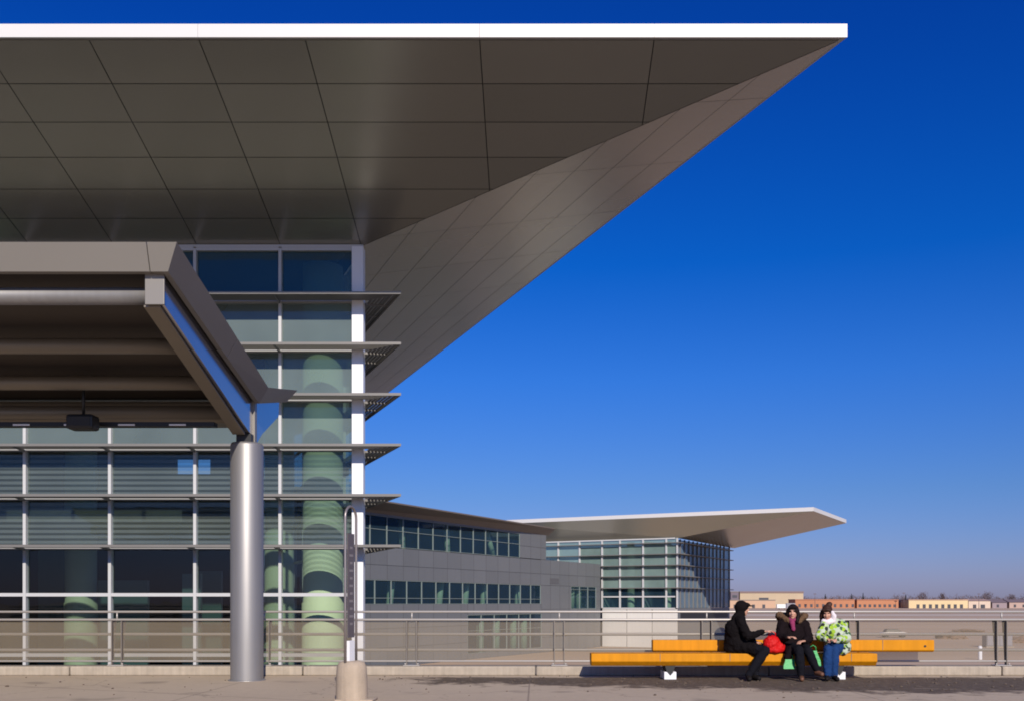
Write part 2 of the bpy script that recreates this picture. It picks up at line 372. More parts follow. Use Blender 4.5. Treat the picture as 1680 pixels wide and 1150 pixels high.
# side wall (turned away from the viewer)
for k in range(16):
    a_, b_ = Vector((XC-.06, DW+.25, 0))+SD*2.52*k, Vector((XC-.06, DW+.25, 0))+SD*2.52*(k+1)
    g = MB(); g.poly([vz(a_, Z(-3.2)), vz(b_, Z(-3.2)), vz(b_, Z(HW-.05)), vz(a_, Z(HW-.05))]); g.build('side_pane', M['gl_flank'], term, fix=False)
    if k:
        g = MB(); q_ = SD*.04; n_ = SNn*.1; g.hexa([vz(p, Z(-6)) for p in (a_-q_-n_, a_+q_-n_, a_+q_, a_-q_)]+[vz(p, Z(HW-.06)) for p in (a_-q_-n_, a_+q_-n_, a_+q_, a_-q_)]); g.build('side_mullion', M['mullion'], term)
for h in levels+[.235]:
    g = MB(); a_ = Vector((XC-.10, DW+.25, 0)); b_ = a_+SD*40; n_ = -SNn*.08
    g.hexa([vz(p, Z(h-.045)) for p in (a_, b_, b_+n_, a_+n_)]+[vz(p, Z(h+.045)) for p in (a_, b_, b_+n_, a_+n_)]); g.build('side_transom', M['mullion'], term)
# interior
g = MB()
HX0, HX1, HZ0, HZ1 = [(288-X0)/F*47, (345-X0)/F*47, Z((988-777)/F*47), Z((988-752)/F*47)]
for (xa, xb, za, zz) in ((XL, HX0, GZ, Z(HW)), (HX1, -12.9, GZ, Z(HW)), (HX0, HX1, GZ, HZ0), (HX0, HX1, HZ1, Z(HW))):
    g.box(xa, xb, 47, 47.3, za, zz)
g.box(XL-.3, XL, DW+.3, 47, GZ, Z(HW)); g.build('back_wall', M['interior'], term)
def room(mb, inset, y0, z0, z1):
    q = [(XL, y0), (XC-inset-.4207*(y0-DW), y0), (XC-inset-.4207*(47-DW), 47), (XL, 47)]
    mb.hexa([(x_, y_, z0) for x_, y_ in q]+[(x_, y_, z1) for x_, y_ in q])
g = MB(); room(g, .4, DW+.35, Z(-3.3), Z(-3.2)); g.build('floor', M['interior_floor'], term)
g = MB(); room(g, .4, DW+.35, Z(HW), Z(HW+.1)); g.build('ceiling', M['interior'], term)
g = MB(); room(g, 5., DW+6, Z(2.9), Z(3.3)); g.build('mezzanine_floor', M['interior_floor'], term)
for (px, d, r) in ((530, 31.4, .62), (458, 39.5, .56), (133, 40.5, .60), (-60, 33., .66)):
    x = (px-X0)/F*d; g = MB(); g.lathe(x, d, [(r*1.06, Z(-3.2)), (r*1.06, Z(-.02)), (r, Z(.02)), (r, Z(HW-.01))]); c = g.build('column', M['green_col'], term)
# some furniture-like shapes deep inside: counters and partitions
g = MB()
for (x0, x1, d, h0, h1) in ((-17.6, -15.6, 40, -3.2, .9), (-13.5, -12.8, 38, -3.2, 1.1), (-22, -20.4, 44, -3.2, 2.4), (-15.2, -13.9, 44, -3.2, 1.4)):
    g.box(x0, x1, d, d+.2, Z(h0), Z(h1))
g.build('partition', mat('teal_partition', (.07, .13, .14), .4), term)
# sun shades, mitred round the corner
K = (1+abs(SD.x))/SD.y
LS = 11.
def strip(mb, o1, o2, z0, z1):
    def loop(o):
        c = Vector((XC+K*o, DW-o, 0)); return Vector((XL+.5, DW-o, 0)), c, c+SD*LS
    l1, c1, s1 = loop(o1); l2, c2, s2 = loop(o2)
    mb.hexa([vz(l2, z0), vz(c2, z0), vz(c1, z0), vz(l1, z0), vz(l2, z1), vz(c2, z1), vz(c1, z1), vz(l1, z1)])
    b = len(mb.v); mb.hexa([vz(c2, z0), vz(s2, z0), vz(s1, z0), vz(c1, z0), vz(c2, z1), vz(s2, z1), vz(s1, z1), vz(c1, z1)])
for h in levels:
    g = MB(); z = Z(h)
    strip(g, .74, .80, z-.02, z+.055)
    for o in (.13, .235, .34, .445, .55, .655): strip(g, o, o+.072, z+.0, z+.022)
    sh = g.build('sunshade', M['shade'], term, fix=False)
    for xx in mx:
        b = MB(); b.prism([(xx-.02, DW-.075, z-.08), (xx-.02, DW-.73, z-.03), (xx-.02, DW-.73, z-.002), (xx-.02, DW-.075, z-.002)], (.04, 0, 0)); b.build('bracket', M['shade_dark'], sh)
    for k in range(9):
        b = MB(); p = Vector((XC, DW, 0))+SD*(1.2*k+.12)+SNn*.06; qn = SNn*.66; wv = SD*.045
        b.hexa([vz(p, z-.07), vz(p+qn, z-.03), vz(p+qn+wv, z-.03), vz(p+wv, z-.07), vz(p, z-.002), vz(p+qn, z-.002), vz(p+qn+wv, z-.002), vz(p+wv, z-.002)])
        b.build('bracket', M['shade'], sh)

# ------------------------------------------------------------------ entrance canopy (butterfly roof)
CX, CD = -4.73, 16.3
can = thing('entrance_canopy', 'grey metal butterfly canopy on a round steel column in front of the glass terminal', 'canopy', (CX, CD, 0))
def top_h(d): return 4.39-(d-12.14)*.209 if d < 16.3 else 3.52+(d-16.3)*.19
CXL, CXR = -19., -4.38
def sheet(mb, x0, x1, dz0, dz1, d0=12.2, d1=18.25):
    for (a, b) in ((d0, 16.3), (16.3, d1)):
        mb.hexa([(x0, a, Z(top_h(a)+dz0)), (x1, a, Z(top_h(a)+dz0)), (x1, b, Z(top_h(b)+dz0)), (x0, b, Z(top_h(b)+dz0)),
                 (x0, a, Z(top_h(a)+dz1)), (x1, a, Z(top_h(a)+dz1)), (x1, b, Z(top_h(b)+dz1)), (x0, b, Z(top_h(b)+dz1))])
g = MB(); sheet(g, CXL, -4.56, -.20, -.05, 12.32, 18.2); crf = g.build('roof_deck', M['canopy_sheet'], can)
def fasc(mb, pts_top, pts_bot, pts_top_in, pts_bot_in): mb.hexa([pts_bot[0], pts_bot[1], pts_bot_in[1], pts_bot_in[0], pts_top[0], pts_top[1], pts_top_in[1], pts_top_in[0]])
# front fascia, leaning back at its foot
g = MB(); xj = -4.38-.37
for (xa, xb, ea) in ((CXL, xj-.006, 0), (xj+.006, CXR, 1)):
    g.hexa([(xa, 12.26, Z(4.07)), (xb-(.15 if ea else 0), 12.26, Z(4.07)), (xb-(.22 if ea else 0), 12.36, Z(4.07)), (xa, 12.36, Z(4.07)),
            (xa, 12.14, Z(4.39)), (xb, 12.14, Z(4.39)), (xb-(.22 if ea else 0), 12.36, Z(4.36)), (xa, 12.36, Z(4.36))])
g.build('front_fascia', M['canopy_metal'], can)
g = MB()
def endf(d0, d1, b0, b1):
    t = top_h
    def dp(d): return .32-.06*min(1, (d-12.14)/4.16)
    g.hexa([(CXR-.15, d0+b0, Z(t(d0)-dp(d0))), (CXR-.15, d1+b1, Z(t(d1)-dp(d1))), (CXR-.22, d1+b1, Z(t(d1)-dp(d1))), (CXR-.22, d0+b0, Z(t(d0)-dp(d0))),
            (CXR, d0, Z(t(d0))), (CXR, d1, Z(t(d1))), (CXR-.2, d1, Z(t(d1)-.02)), (CXR-.2, d0, Z(t(d0)-.02))])
endf(12.145, 14.6, .12, 0); endf(14.612, 16.3, 0, 0.); endf(16.304, 18.3, 0., -.22)
g.build('end_fascia', M['canopy_metal'], can)
g = MB(); g.hexa([(CXL, 18.08, Z(3.64)), (CXR-.15, 18.08, Z(3.64)), (CXR-.2, 18.0, Z(3.64)), (CXL, 18.0, Z(3.64)), (CXL, 18.3, Z(3.9)), (CXR-.002, 18.3, Z(3.9)), (CXR-.2, 18.1, Z(3.88)), (CXL, 18.1, Z(3.88))])
g.build('rear_fascia', M['canopy_metal'], can)
# main beam (tapered box) with end plate, rear arm
def bt(d): return Z(4.075-(d-12.5)*.196)
g = MB(); x0, x1 = -4.83, -4.64
g.prism([(x0, 12.40, bt(12.40)), (x0, 16.30, bt(16.30)), (x0, 16.36, Z(2.72)), (x0, 16.10, Z(2.76)), (x0, 12.40, bt(12.4)-.375)], (x1-x0, 0, 0))
bm_ = g.build('beam', M['beam'], can, bevel=.006)
g = MB(); g.box(-4.855, -4.615, 12.36, 12.392, bt(12.4)-.40, bt(12.4)+.02); g.build('end_plate', M['canopy_metal'], bm_, bevel=.006)
g = MB()
g.prism([(-4.89, 12.42, bt(12.4)-.39), (-4.89, 16.06, Z(2.735)), (-4.89, 16.06, Z(2.71)), (-4.89, 12.42, bt(12.4)-.415)], (.20, 0, 0)); g.build('flange', M['canopy_under'], bm_)
g = MB(); g.prism([(-4.70, 16.42, Z(3.33)), (-4.70, 18.02, Z(3.63)), (-4.70, 17.98, Z(3.36)), (-4.70, 16.9, Z(2.86)), (-4.70, 16.42, Z(2.55))], (.055, 0, 0)); g.build('rear_arm', M['beam'], can)
g = MB(); g.box(-4.655, -4.60, 16.30, 16.42, Z(2.5), Z(3.30)); g.build('fin_plate', M['canopy_metal'], can)
g = MB(); g.lathe(CX, CD, [(.262, 0.0), (.262, Z(2.56)), (.245, Z(2.60))], 48); cl = g.build('column', M['steel'], can)
g = MB(); g.lathe(CX, CD, [(.30, 0.001), (.30, .012), (.27, .02)], 40); g.build('base_ring', M['steel'], cl)
g = MB(); g.box(-4.86, -4.62, 16.15, 16.45, Z(2.585), Z(2.74)); g.build('cap_block', M['black'], cl)
g = MB(); g.box(CXL, -4.9, 16.2, 16.75, Z(2.93), Z(3.28)); g.build('gutter_beam', M['canopy_under'], can, bevel=.05)
for i, (d, h_) in enumerate(((12.62, 3.875), (13.9, 3.575), (15.1, 3.33), (16.05, 3.06))):
    z = Z(h_)
    g = MB(); g.tube((CXL, d, z), (-4.835, d, z), .108, n=24); g.build('purlin', M['steel'] if i == 0 else M['canopy_under'], can)
g = MB(); g.box(CXL, -5.05, 15.62, 15.80, Z(2.77), Z(2.835)); tr_ = g.build('light_trough', M['black'], can)
for x in (-9.0, -8.2, -7.4, -6.55, -5.75):
    g = MB(); g.box(x, x+.26, 15.605, 15.70, Z(2.775), Z(2.80)); g.build('lens', M['white_block'], tr_)
# speaker box hung under the canopy
sx, sd = (137-X0)/F*15.3, 15.3
sp = thing('loudspeaker', 'small black box shaped loudspeaker hanging under the canopy', 'loudspeaker', (sx, sd, Z(2.85)))
g = MB(); g.box(sx-.21, sx+.21, sd-.16, sd+.12, Z(2.645), Z(2.875)); g.build('body', M['black'], sp, bevel=.045)
g = MB(); g.box(sx-.17, sx+.17, sd-.172, sd-.161, Z(2.69), Z(2.83)); g.build('grille', mat('speaker_grille', (.025, .025, .025), .7), sp)
g = MB(); g.tube((sx, sd, Z(2.85)), (sx, sd, Z(3.42)), .022); g.build('hanger', M['black'], sp)

# ------------------------------------------------------------------ railing
RD = 17.42
rail = thing('railing', 'long metal railing with wire mesh infill along the deck edge in front of the terminal', 'railing', (0, RD, .165))
for (z, r, d) in ((1.11, .021, RD), (.972, .021, RD), (.716, .026, RD+.07), (.44, .026, RD+.07), (.247, .017, RD)):
    g = MB(); g.tube((-22, d, z), (27, d, z), r, n=12); g.build('rail', M['rail'], rail)
px0 = 192
x = (px0-X0)/F*RD-2.58*5
while x < 27:
    g = MB()
    for s in (-1, 1):
        g.prism([(x+s*.085-.008, RD-.03, .18), (x+s*.085-.008, RD+.05, .18), (x+s*.085-.008, RD+.16, .95), (x+s*.085-.008, RD-.03, .95)], (.016, 0, 0))
    p = g.build('post', M['post'], rail)
    g = MB(); g.tube((x, RD, .95), (x, RD, 1.10), .014, n=10); g.build('stub', M['rail'], p)
    g = MB(); g.box(x-.14, x+.14, RD-.08, RD+.1, .168, .182)
    for s in (-.11, .11): g.tube((x+s, RD-.05, .182), (x+s, RD-.05, .215), .014, n=8)
    g.build('base_plate', M['rail'], p)
    x += 2.58
g = MB(); g.poly([(-22, RD+.035, .255), (27, RD+.035, .255), (27, RD+.035, .965), (-22, RD+.035, .965)]); g.build('mesh_infill', M['mesh'], rail, fix=False)

# ------------------------------------------------------------------ signpost on a concrete foot
bx, bd = (577-X0)/F*12.85, 12.85
sg = thing('signpost', 'narrow stainless hoop signpost with dark plate standing in a concrete foot', 'signpost', (bx, bd, 0))
g = MB(); g.lathe(bx, bd, [(.205, 0), (.198, .30), (.19, .44), (.165, .50), (.10, .52)], 36); g.build('foot', M['bollard'], sg)
g = MB(); g.box(bx-.19, bx+.30, bd-.18, bd+.25, .0, .035); g.build('plinth', M['bollard'], sg, bevel=.012)
ang = math.radians(73); ux = Vector((math.cos(ang), math.sin(ang), 0)); hw = .15; r = .017
pts = []; zt = 2.36
c = Vector((bx-.012, bd, 0))
pts += [c-ux*hw+Vector((0, 0, .5)), c-ux*hw+Vector((0, 0, 1.2)), c-ux*hw+Vector((0, 0, zt))]
for k in range(1, 12): t = math.pi*k/12; pts.append(c-ux*hw*math.cos(t)+Vector((0, 0, zt+hw*math.sin(t))))
pts += [c+ux*hw+Vector((0, 0, zt)), c+ux*hw+Vector((0, 0, 1.2)), c+ux*hw+Vector((0, 0, .5))]
g = MB(); g.path(pts, r, 12); g.build('hoop', M['hoop'], sg)
nn = Vector((ux.y, -ux.x, 0))
def slab(mb, a0, a1, t0, t1, z0, z1):
    q = [c+ux*a0+nn*t0, c+ux*a1+nn*t0, c+ux*a1+nn*t1, c+ux*a0+nn*t1]; mb.hexa([vz(p, z0) for p in q]+[vz(p, z1) for p in q])
g = MB(); slab(g, -.085, .085, -.008, .008, .82, 2.16); pl = g.build('plate', M['plate'], sg)
g = MB()
for k in range(11):
    for s in (1, -1): slab(g, -.035-.015*(k % 2), .03+.015*((k*3) % 2), s*.0085, s*.0105, .98+k*.098, 1.012+k*.098)
g.build('marks', M['marks'], pl)
g = MB(); slab(g, -.07, .07, -.02, .02, .52, .78); g.build('junction_box', M['white_block'], sg)

# ------------------------------------------------------------------ bench
BX0, BX1 = .914, 5.63
bench = thing('bench', 'long yellow bench of two offset beams near the railing, three people sitting on it', 'bench', (3.3, 16.65, 0))
g = MB(); prof = [(16.40, .43), (16.395, .30), (16.47, .225), (16.78, .225), (16.86, .30), (16.86, .43)]
g.prism([(BX0, d, z) for d, z in prof], (BX1-BX0, 0, 0)); seat_ = g.build('seat', M['yellow'], bench, bevel=.012)
g = MB(); prof = [(16.93, .635), (16.925, .46), (16.96, .43), (17.1, .43), (17.13, .46), (17.13, .635)]
g.prism([(1.99, d, z) for d, z in prof], (6.78-1.99, 0, 0)); bk = g.build('backrest', M['yellow'], bench, bevel=.012)
for (b_, xs, d_, z0_, z1_) in ((bk, (3.1, 4.9, 5.9), 16.922, .465, .633),):
    for x_ in xs:
        g = MB(); g.box(x_-.004, x_+.004, d_, d_+.006, z0_, z1_); g.build('seam', M['post'], b_)
for x_ in (2.05, 3.2, 5.2):
    g = MB(); g.box(x_-.004, x_+.004, 16.391, 16.397, .305, .428); g.build('seam', M['post'], seat_)
g = MB(); g.tube((6.62, 16.92, .53), (6.62, 16.93, .53), .02); g.build('bolt', M['black'], bk)
for px in (1100, 1378):
    x = (px-X0)/F*16.4
    g = MB()
    # white block with a V notch: outline seen from the front
    o = [(-.1, .0), (.1, 0), (.1, .125), (.055, .125), (.0, .06), (-.055, .125), (-.1, .125)]
    g.prism([(x+a, 16.42, b+.002) for a, b in o], (0, .5, 0)); pb = g.build('plinth', M['white_block'], bench, bevel=.006)
    g = MB(); g.prism([(x+a, 16.44, b) for a, b in ((-.052, .132), (0, .072), (.052, .132), (.085, .226), (-.085, .226))], (0, .46, 0)); g.build('leg', M['black'], bench)
    g = MB(); g.prism([(x-.03, 16.79, .10), (x-.03, 16.93, .10), (x-.03, 17.08, .44), (x-.03, 16.97, .44)], (.06, 0, 0)); g.build('arm', M['black'], bench)

# ------------------------------------------------------------------ low wing behind
O = Vector((8.76, 135, 0)); U = Vector((-.469, -.883, 0)); NN = Vector((.883, -.469, 0))
def LW(s, o, h): p = O+U*s+NN*o; return Vector((p.x, p.y, Z(h)))
wing = thing('terminal_wing', 'low grey metal clad wing with two ribbon window bands behind the glass terminal corner', 'building', (LW(25, 0, -6).x, LW(25, 0, -6).y, GZ))
def wallpanel(s0, s1, h0, h1, name='wall', hj=(), m='wall_grey'):
    cuts = [(LW(s, 0, 0), U) for s in [17.4+2.56*k for k in range(-6, 20)] if s0+.2 < s < s1-.2]+[(LW(0, 0, h), (0, 0, 1)) for h in hj]
    pm, bk = panels([LW(s0, 0, h0), LW(s0, 0, h1), LW(s1, 0, h1), LW(s1, 0, h0)], cuts, .018, -NN*.03)
    o = pm.build(name, M[m], wing, fix=False); bk.build('joint_backing', M['wall_joint'], o, fix=False)
    return o
SE = 66
wallpanel(0, 17.2, -6, -.8, hj=(-2.4, -4.2)); wallpanel(34, SE, -6, -.15, hj=(-2.4, -4.2)); wallpanel(17.2, 34, -1.3, -.15); wallpanel(17.2, 34, -6, -5.4)
wallpanel(9.07, 17.4, -.8, 2.1); wallpanel(0, 1.4, -.8, 2.1); wallpanel(0, 17.4, 2.1, 5.2, hj=(3.47,)); wallpanel(17.4, SE, 2.1, 5.15, hj=(3.47,))
wallpanel(16, 22.6, 5.2, 8.2, hj=(6.6,)); wallpanel(22.6, SE, 8.0, 8.2)
g = MB(); g.fbox(LW, 0, 16, -12, -.06, 5.05, 5.17); g.build('lower_roof', M['roof_top'], wing)
g = MB(); g.fbox(LW, 15.98, 16.02, -12, -.06, 5.17, 8.2); g.build('end_wall', M['wall_grey'], wing)
# eave
g = MB(); g.hexa([LW(15.2, 0, 8.18), LW(SE, 0, 8.18), LW(SE, 2.6, 8.95), LW(15.2, .8, 8.95), LW(15.2, -12, 9.2), LW(SE, -12, 9.2), LW(SE, 2.6, 9.08), LW(15.2, .8, 9.08)])
rf = g.build('roof', M['eave'], wing)
def ribbon(s0, s1, h0, h1, step, tr):
    n = max(1, round((s1-s0)/step)); st = (s1-s0)/n
    for k in range(n):
        a, b = s0+k*st, s0+(k+1)*st
        f = MB()
        f.fbox(LW, a+.001, a+.05, -.10, .005, h0+.05, h1-.05); f.fbox(LW, b-.05, b-.001, -.10, .005, h0+.05, h1-.05)
        f.fbox(LW, a+.001, b-.001, -.10, .003, h0+.001, h0+.05); f.fbox(LW, a+.001, b-.001, -.10, .003, h1-.05, h1-.001)
        f.fbox(LW, a+.05, b-.05, -.09, .001, tr-.025, tr+.025)
        w_ = f.build('window', M['mullion_far'], wing)
        p = MB(); p.poly([LW(a+.05, -.07, h0+.06), LW(b-.05, -.07, h0+.06), LW(b-.05, -.07, h1-.06), LW(a+.05, -.07, h1-.06)]); p.build('pane', M['gl_dark'], w_, fix=False)
ribbon(17.4, 60.0, -.15, 2.1, 2.56, .42); ribbon(22.6, 60.9, 5.2, 8.0, 2.56, 6.75); ribbon(1.4, 9.07, -.8, 2.1, 2.56, 1.7); ribbon(17.2, 34, -5.4, -1.3, 2.8, -3.)
g = MB(); g.fbox(LW, .3, SE, -9, -8.6, -6, 9.0); g.fbox(LW, .3, SE, -8.6, -.3, 5., 5.12); g.fbox(LW, .3, SE, -8.6, -.3, -.9, -.75); g.fbox(LW, .0, .3, -8.6, -.2, -6, 5.05)
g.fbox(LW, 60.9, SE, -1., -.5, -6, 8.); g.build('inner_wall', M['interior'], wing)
for s in (21.5, 29.3, 33, 38.0, 46.5, 55):
    g = MB(); a, b = LW(s, -1.0, -.7), LW(s-1.7, -1.6, 5.); g.tube(a, b, .34, n=14); g.build('column', M['green_col'], wing)
for s in (26.5, 36, 44, 52):
    g = MB(); g.tube(LW(s, -1.2, 5.15), LW(s+(1.4 if s < 30 else 0), -1.4, 8.1), .3, n=14); g.build('column', M['green_col'], wing)
for s in (19.5, 22, 26, 29.5, 4.5, 6.5):
    g = MB(); g.tube(LW(s, -1.2, -5.8 if s > 9 else -.7), LW(s, -1.2, -.9 if s > 9 else 4.9), .42, n=14); g.build('column', M['green_col'], wing)
g = MB(); g.fbox(LW, 10.0+2.6, 10.0+5.0, .004, .03, 2.32, 3.0)
g.build('vent_louvre', mat('vent_louvre', (.10, .10, .105), .6), wing)

# ------------------------------------------------------------------ far pavilion
P = Vector((18.7, 131, 0)); FL = Vector((-.883, .469, 0)); FN = Vector((-.469, -.883, 0)); RR = Vector((.469, .883, 0)); RN = Vector((.883, -.469, 0))
def PF(s, o, h): p = P+FL*s+FN*o; return Vector((p.x, p.y, Z(h)))
def PR(s, o, h): p = P+RR*s+RN*o; return Vector((p.x, p.y, Z(h)))
pav = thing('glass_pavilion', 'distant glass pavilion with a flat pointed overhanging roof and white base', 'building', (P.x, P.y, GZ))
PL = [7.9, 6.42, 4.95, 3.5, 1.95]
fr = [8.45]+PL+[.80, -.72]
fm = [.0, 1.6, 4.9, 8.25, 10.9, 14.3, 17.6, 20.9]
for i in range(len(fm)-1):
    for r in range(len(fr)-1):
        if i >= 4 and r > 2: continue
        g = MB(); g.poly([PF(fm[i], -.1, fr[r+1]), PF(fm[i], -.1, fr[r]), PF(fm[i+1], -.1, fr[r]), PF(fm[i+1], -.1, fr[r+1])])
        g.build('window_pane', M['gl_far'] if r < 5 else M['gl_dark'], pav, fix=False)
for i, s in enumerate(fm):
    g = MB(); w = .2 if i else .36; g.fbox(PF, s-w/2+(.18 if not i else 0), s+w/2, -.16, .1, -.72 if i < 5 else 4.9, 8.5); g.build('mullion', M['mullion'], pav)
for h in (8.5, .80, -.76):
    g = MB(); g.fbox(PF, .37, 21 if h > 5 else 10.8, -.14, .08, h-.09, h+.09); g.build('transom', M['mullion'], pav)
rm = [1.0+1.75*k for k in range(14)]
re_ = 22.9
for i in range(13):
    a, b = (.0 if i == 0 else rm[i-1]), (rm[i] if i < 12 else re_)
    g = MB(); g.poly([PR(a, -.1, -.72), PR(b, -.1, -.72), PR(b, -.1, 8.3), PR(a, -.1, 8.3)]); g.build('window_pane', M['gl_side'], pav, fix=False)
for s in rm[:12]+[re_]:
    g = MB(); g.fbox(PR, s-.06, s+.06, -.14, .06, -.72, 8.4); g.build('mullion', M['shade'], pav)
def mitre(o): return P-FL*o+FN*o
for h in PL:
    g = MB(); a = PF(21, .5, 0); cc = mitre(.5); b = PR(re_+.5, .5, 0); a0, c0, b0 = PF(21, 0, 0), P, PR(re_+1, 0, 0)
    for (p, q, p_, q_) in ((a, cc, a0, c0), (cc, b, c0, b0)):
        g.hexa([vz(p, Z(h-.04)), vz(q, Z(h-.04)), vz(q_, Z(h-.04)), vz(p_, Z(h-.04)), vz(p, Z(h+.06)), vz(q, Z(h+.06)), vz(q_, Z(h+.06)), vz(p_, Z(h+.06))])
    g.build('sunshade', M['shade'], pav)
cuts = [(PF(s, 0, 0), FL) for s in (3.6, 7.25)]+[(PF(0, 0, h), (0, 0, 1)) for h in (-2.5, -4.3)]
pm, bk = panels([PF(0, .0, -.85), PF(0, 0, -6), PF(10.9, 0, -6), PF(10.9, 0, -.85)], cuts, .03, -FN*.04)
o = pm.build('base_wall', M['white_panel'], pav, fix=False); bk.build('joint_backing', M['wall_joint'], o, fix=False)
g = MB(); g.fbox(PR, .05, re_, -.3, 0, -6, -.75); g.build('side_base_wall', M['wall_grey'], pav)
g = MB(); g.fbox(PR, 1, re_-1, .01, .05, -2.2, -1.2); g.build('louvre_strip', M['black'], pav)
g = MB(); g.fbox(PF, .5, 21, -14, -13.8, -6, 8.4); g.fbox(PF, .5, 21, -13, -.4, 3.3, 3.5); g.fbox(PF, 10.95, 11.1, -13, -.3, -6, 5); g.fbox(PR, 1, re_, -5.2, -5.0, -6, 8.3); g.build('inner_wall', mat('pavilion_inner', (.20, .25, .23), .8, var=.3, scale=.3), pav)
for s, r in ((1.9, .5), (7.2, .5)):
    g = MB(); p = PF(s, -1.3, 0); g.lathe(p.x, p.y, [(r, Z(-.7)), (r, Z(8.2))], 16); g.build('column', M['green_col'], pav)
# roof
Ct = Vector((33.85, 121.26, 0)); Lf = PF(26.5, 2.6, 0); Sd = Ct+RR*20.6; He = 11.14
Q = PR(re_, 0, 8.35); Pt = PF(0, 0, 8.5); PLt = PF(26.5, 0, 8.5); Qb = PR(re_+2.5, 0, 8.4)
g = MB()
e = Z(He)
g.poly([vz(Lf, e), vz(Ct, e), Pt, PLt]); g.poly([vz(Ct, e), Q, Pt]); g.build('front_soffit', M['soffit'], pav, fix=False)
g = MB(); g.poly([vz(Ct, e), vz(Sd, e), Qb, Q]); g.build('side_soffit', M['soffit'], pav, fix=False)
g = MB(); zt = Z(He+.5)
BLp = PF(26.5, -20, 0)
g.hexa([vz(Lf, e+.01), vz(Ct, e+.01), vz(Sd, e+.01), vz(BLp, e+.01), vz(Lf, zt), vz(Ct, zt), vz(Sd, zt), vz(BLp, zt)]); g.build('roof', M['fascia'], pav)

# ------------------------------------------------------------------ far side of the airfield
def FX(px, d): return (px-X0)/F*d
def far_building(name, label, cat, px0, px1, d, h, col, depth=40, roof=None, roofh=1.2, openings=(), rcol=(.2, .17, .15), group=None, sawtooth=None):
    x0, x1 = FX(px0, d), FX(px1, d)
    t = thing(name, label, cat, ((x0+x1)/2, d, GZ), group)
    g = MB(); g.box(x0, x1, d, d+depth, GZ, GZ+h); g.build('wall', mat(name+'_wall', col, .85, var=.12, scale=.05), t)
    g = MB()
    if roof == 'gable':
        m_ = (d+d+depth)/2; o = .8
        g.prism([(x0-o, d-o, GZ+h+.02), (x0-o, m_, GZ+h+roofh), (x0-o, d+depth+o, GZ+h+.02)], (x1-x0+2*o, 0, 0))
    else: g.box(x0-.4, x1+.4, d-.4, d+depth, GZ+h+.02, GZ+h+roofh)
    g.build('roof', mat(name+'_roof', rcol, .8), t)
    for (a, b, z0, z1) in openings:
        g = MB(); g.box(x0+(x1-x0)*a, x0+(x1-x0)*b, d-.25, d+.1, GZ+z0, GZ+z1); w_ = g.build('window' if z0 > .5 else 'door', mat(name+'_opening', (.05, .05, .06), .4), t)
    return t
D0 = 1080
far_building('hangar', 'large beige hangar with flat dark roof, tallest building across the airfield', 'hangar', 1214, 1318, D0+120, 17.5, (.46, .36, .24), 70, None, 2.2, [(.30, .45, 8, 12)], (.20, .14, .13))
far_building('hangar_annex', 'purple grey block at the left end of the beige hangar', 'building', 1199, 1212, D0+110, 18.5, (.16, .13, .15), 40, None, 1., [(.2, .8, 12, 15)])
far_building('warehouse', 'long low tan warehouse in front of the beige hangar', 'warehouse', 1196, 1272, D0+20, 8.5, (.50, .33, .22), 40, None, .8, [(.1, .16, 0, 4), (.3, .36, 0, 4), (.5, .56, 0, 4), (.72, .78, 0, 4)])
far_building('brick_block', 'orange brick building seen between the seated people', 'building', 1305, 1402, D0, 8.8, (.42, .18, .09), 30, None, 1., [(.05+.1*k, .09+.1*k, 1.2, 4.5) for k in range(10)], (.34, .15, .09))
far_building('brick_block', 'orange brick building right of the seated people', 'building', 1406, 1474, D0+5, 8.6, (.44, .19, .095), 30, None, 1., [(.04+.12*k, .10+.12*k, 1.2, 4.2) for k in range(8)], (.36, .15, .09))
far_building('storage_shed', 'small dull purple shed between brick and cream rows', 'shed', 1476, 1489, D0+25, 7.0, (.16, .11, .13), 20, 'gable', 2.)
far_building('cream_row', 'long cream building with a row of dark arched doorways', 'building', 1491, 1588, D0, 8.6, (.62, .48, .27), 30, None, .9, [(.13+.105*k, .18+.105*k, 0, 4.2) for k in range(8)], (.42, .27, .2))
far_building('cream_house', 'pale low building at the right end of the cream row', 'building', 1589, 1625, D0+8, 8.0, (.58, .46, .36), 30, 'gable', 2.0, [(.2, .35, 0, 4), (.55, .75, 0, 4)], (.36, .24, .2))
far_building('grey_house', 'grey purple house with gabled roof near the right edge', 'house', 1628, 1652, D0+10, 6.2, (.28, .22, .23), 25, 'gable', 3.5, [(.3, .45, 1, 4)], (.16, .12, .13))
far_building('tan_house', 'last tan house at the right edge of the photograph', 'house', 1656, 1692, D0+10, 6.5, (.42, .30, .25), 25, 'gable', 3.2, [(.2, .3, 1, 4), (.6, .7, 1, 4)], (.16, .12, .13))
# white trailer and grey van by the brick building
def trailer(px, d, L, h, col, label):
    x = FX(px, d); t = thing('truck_trailer', label, 'trailer', (x, d, GZ))
    g = MB(); g.box(x-L/2, x+L/2, d-1.3, d+1.3, GZ+1.1, GZ+h); g.build('body', mat('trailer_body', col, .5), t, bevel=.1)
    for dx in (-L*.35, -L*.25, L*.3):
        g = MB(); g.tube((x+dx, d-1.32, GZ+.52), (x+dx, d-1.0, GZ+.52), .52, n=14); g.build('wheel', M['black'], t)
trailer(1282, 900, 8.5, 4.6, (.75, .74, .72), 'white box trailer parked before the tan warehouse')
trailer(1297, 880, 8.0, 5.6, (.24, .23, .25), 'dark grey box trailer behind the middle person')

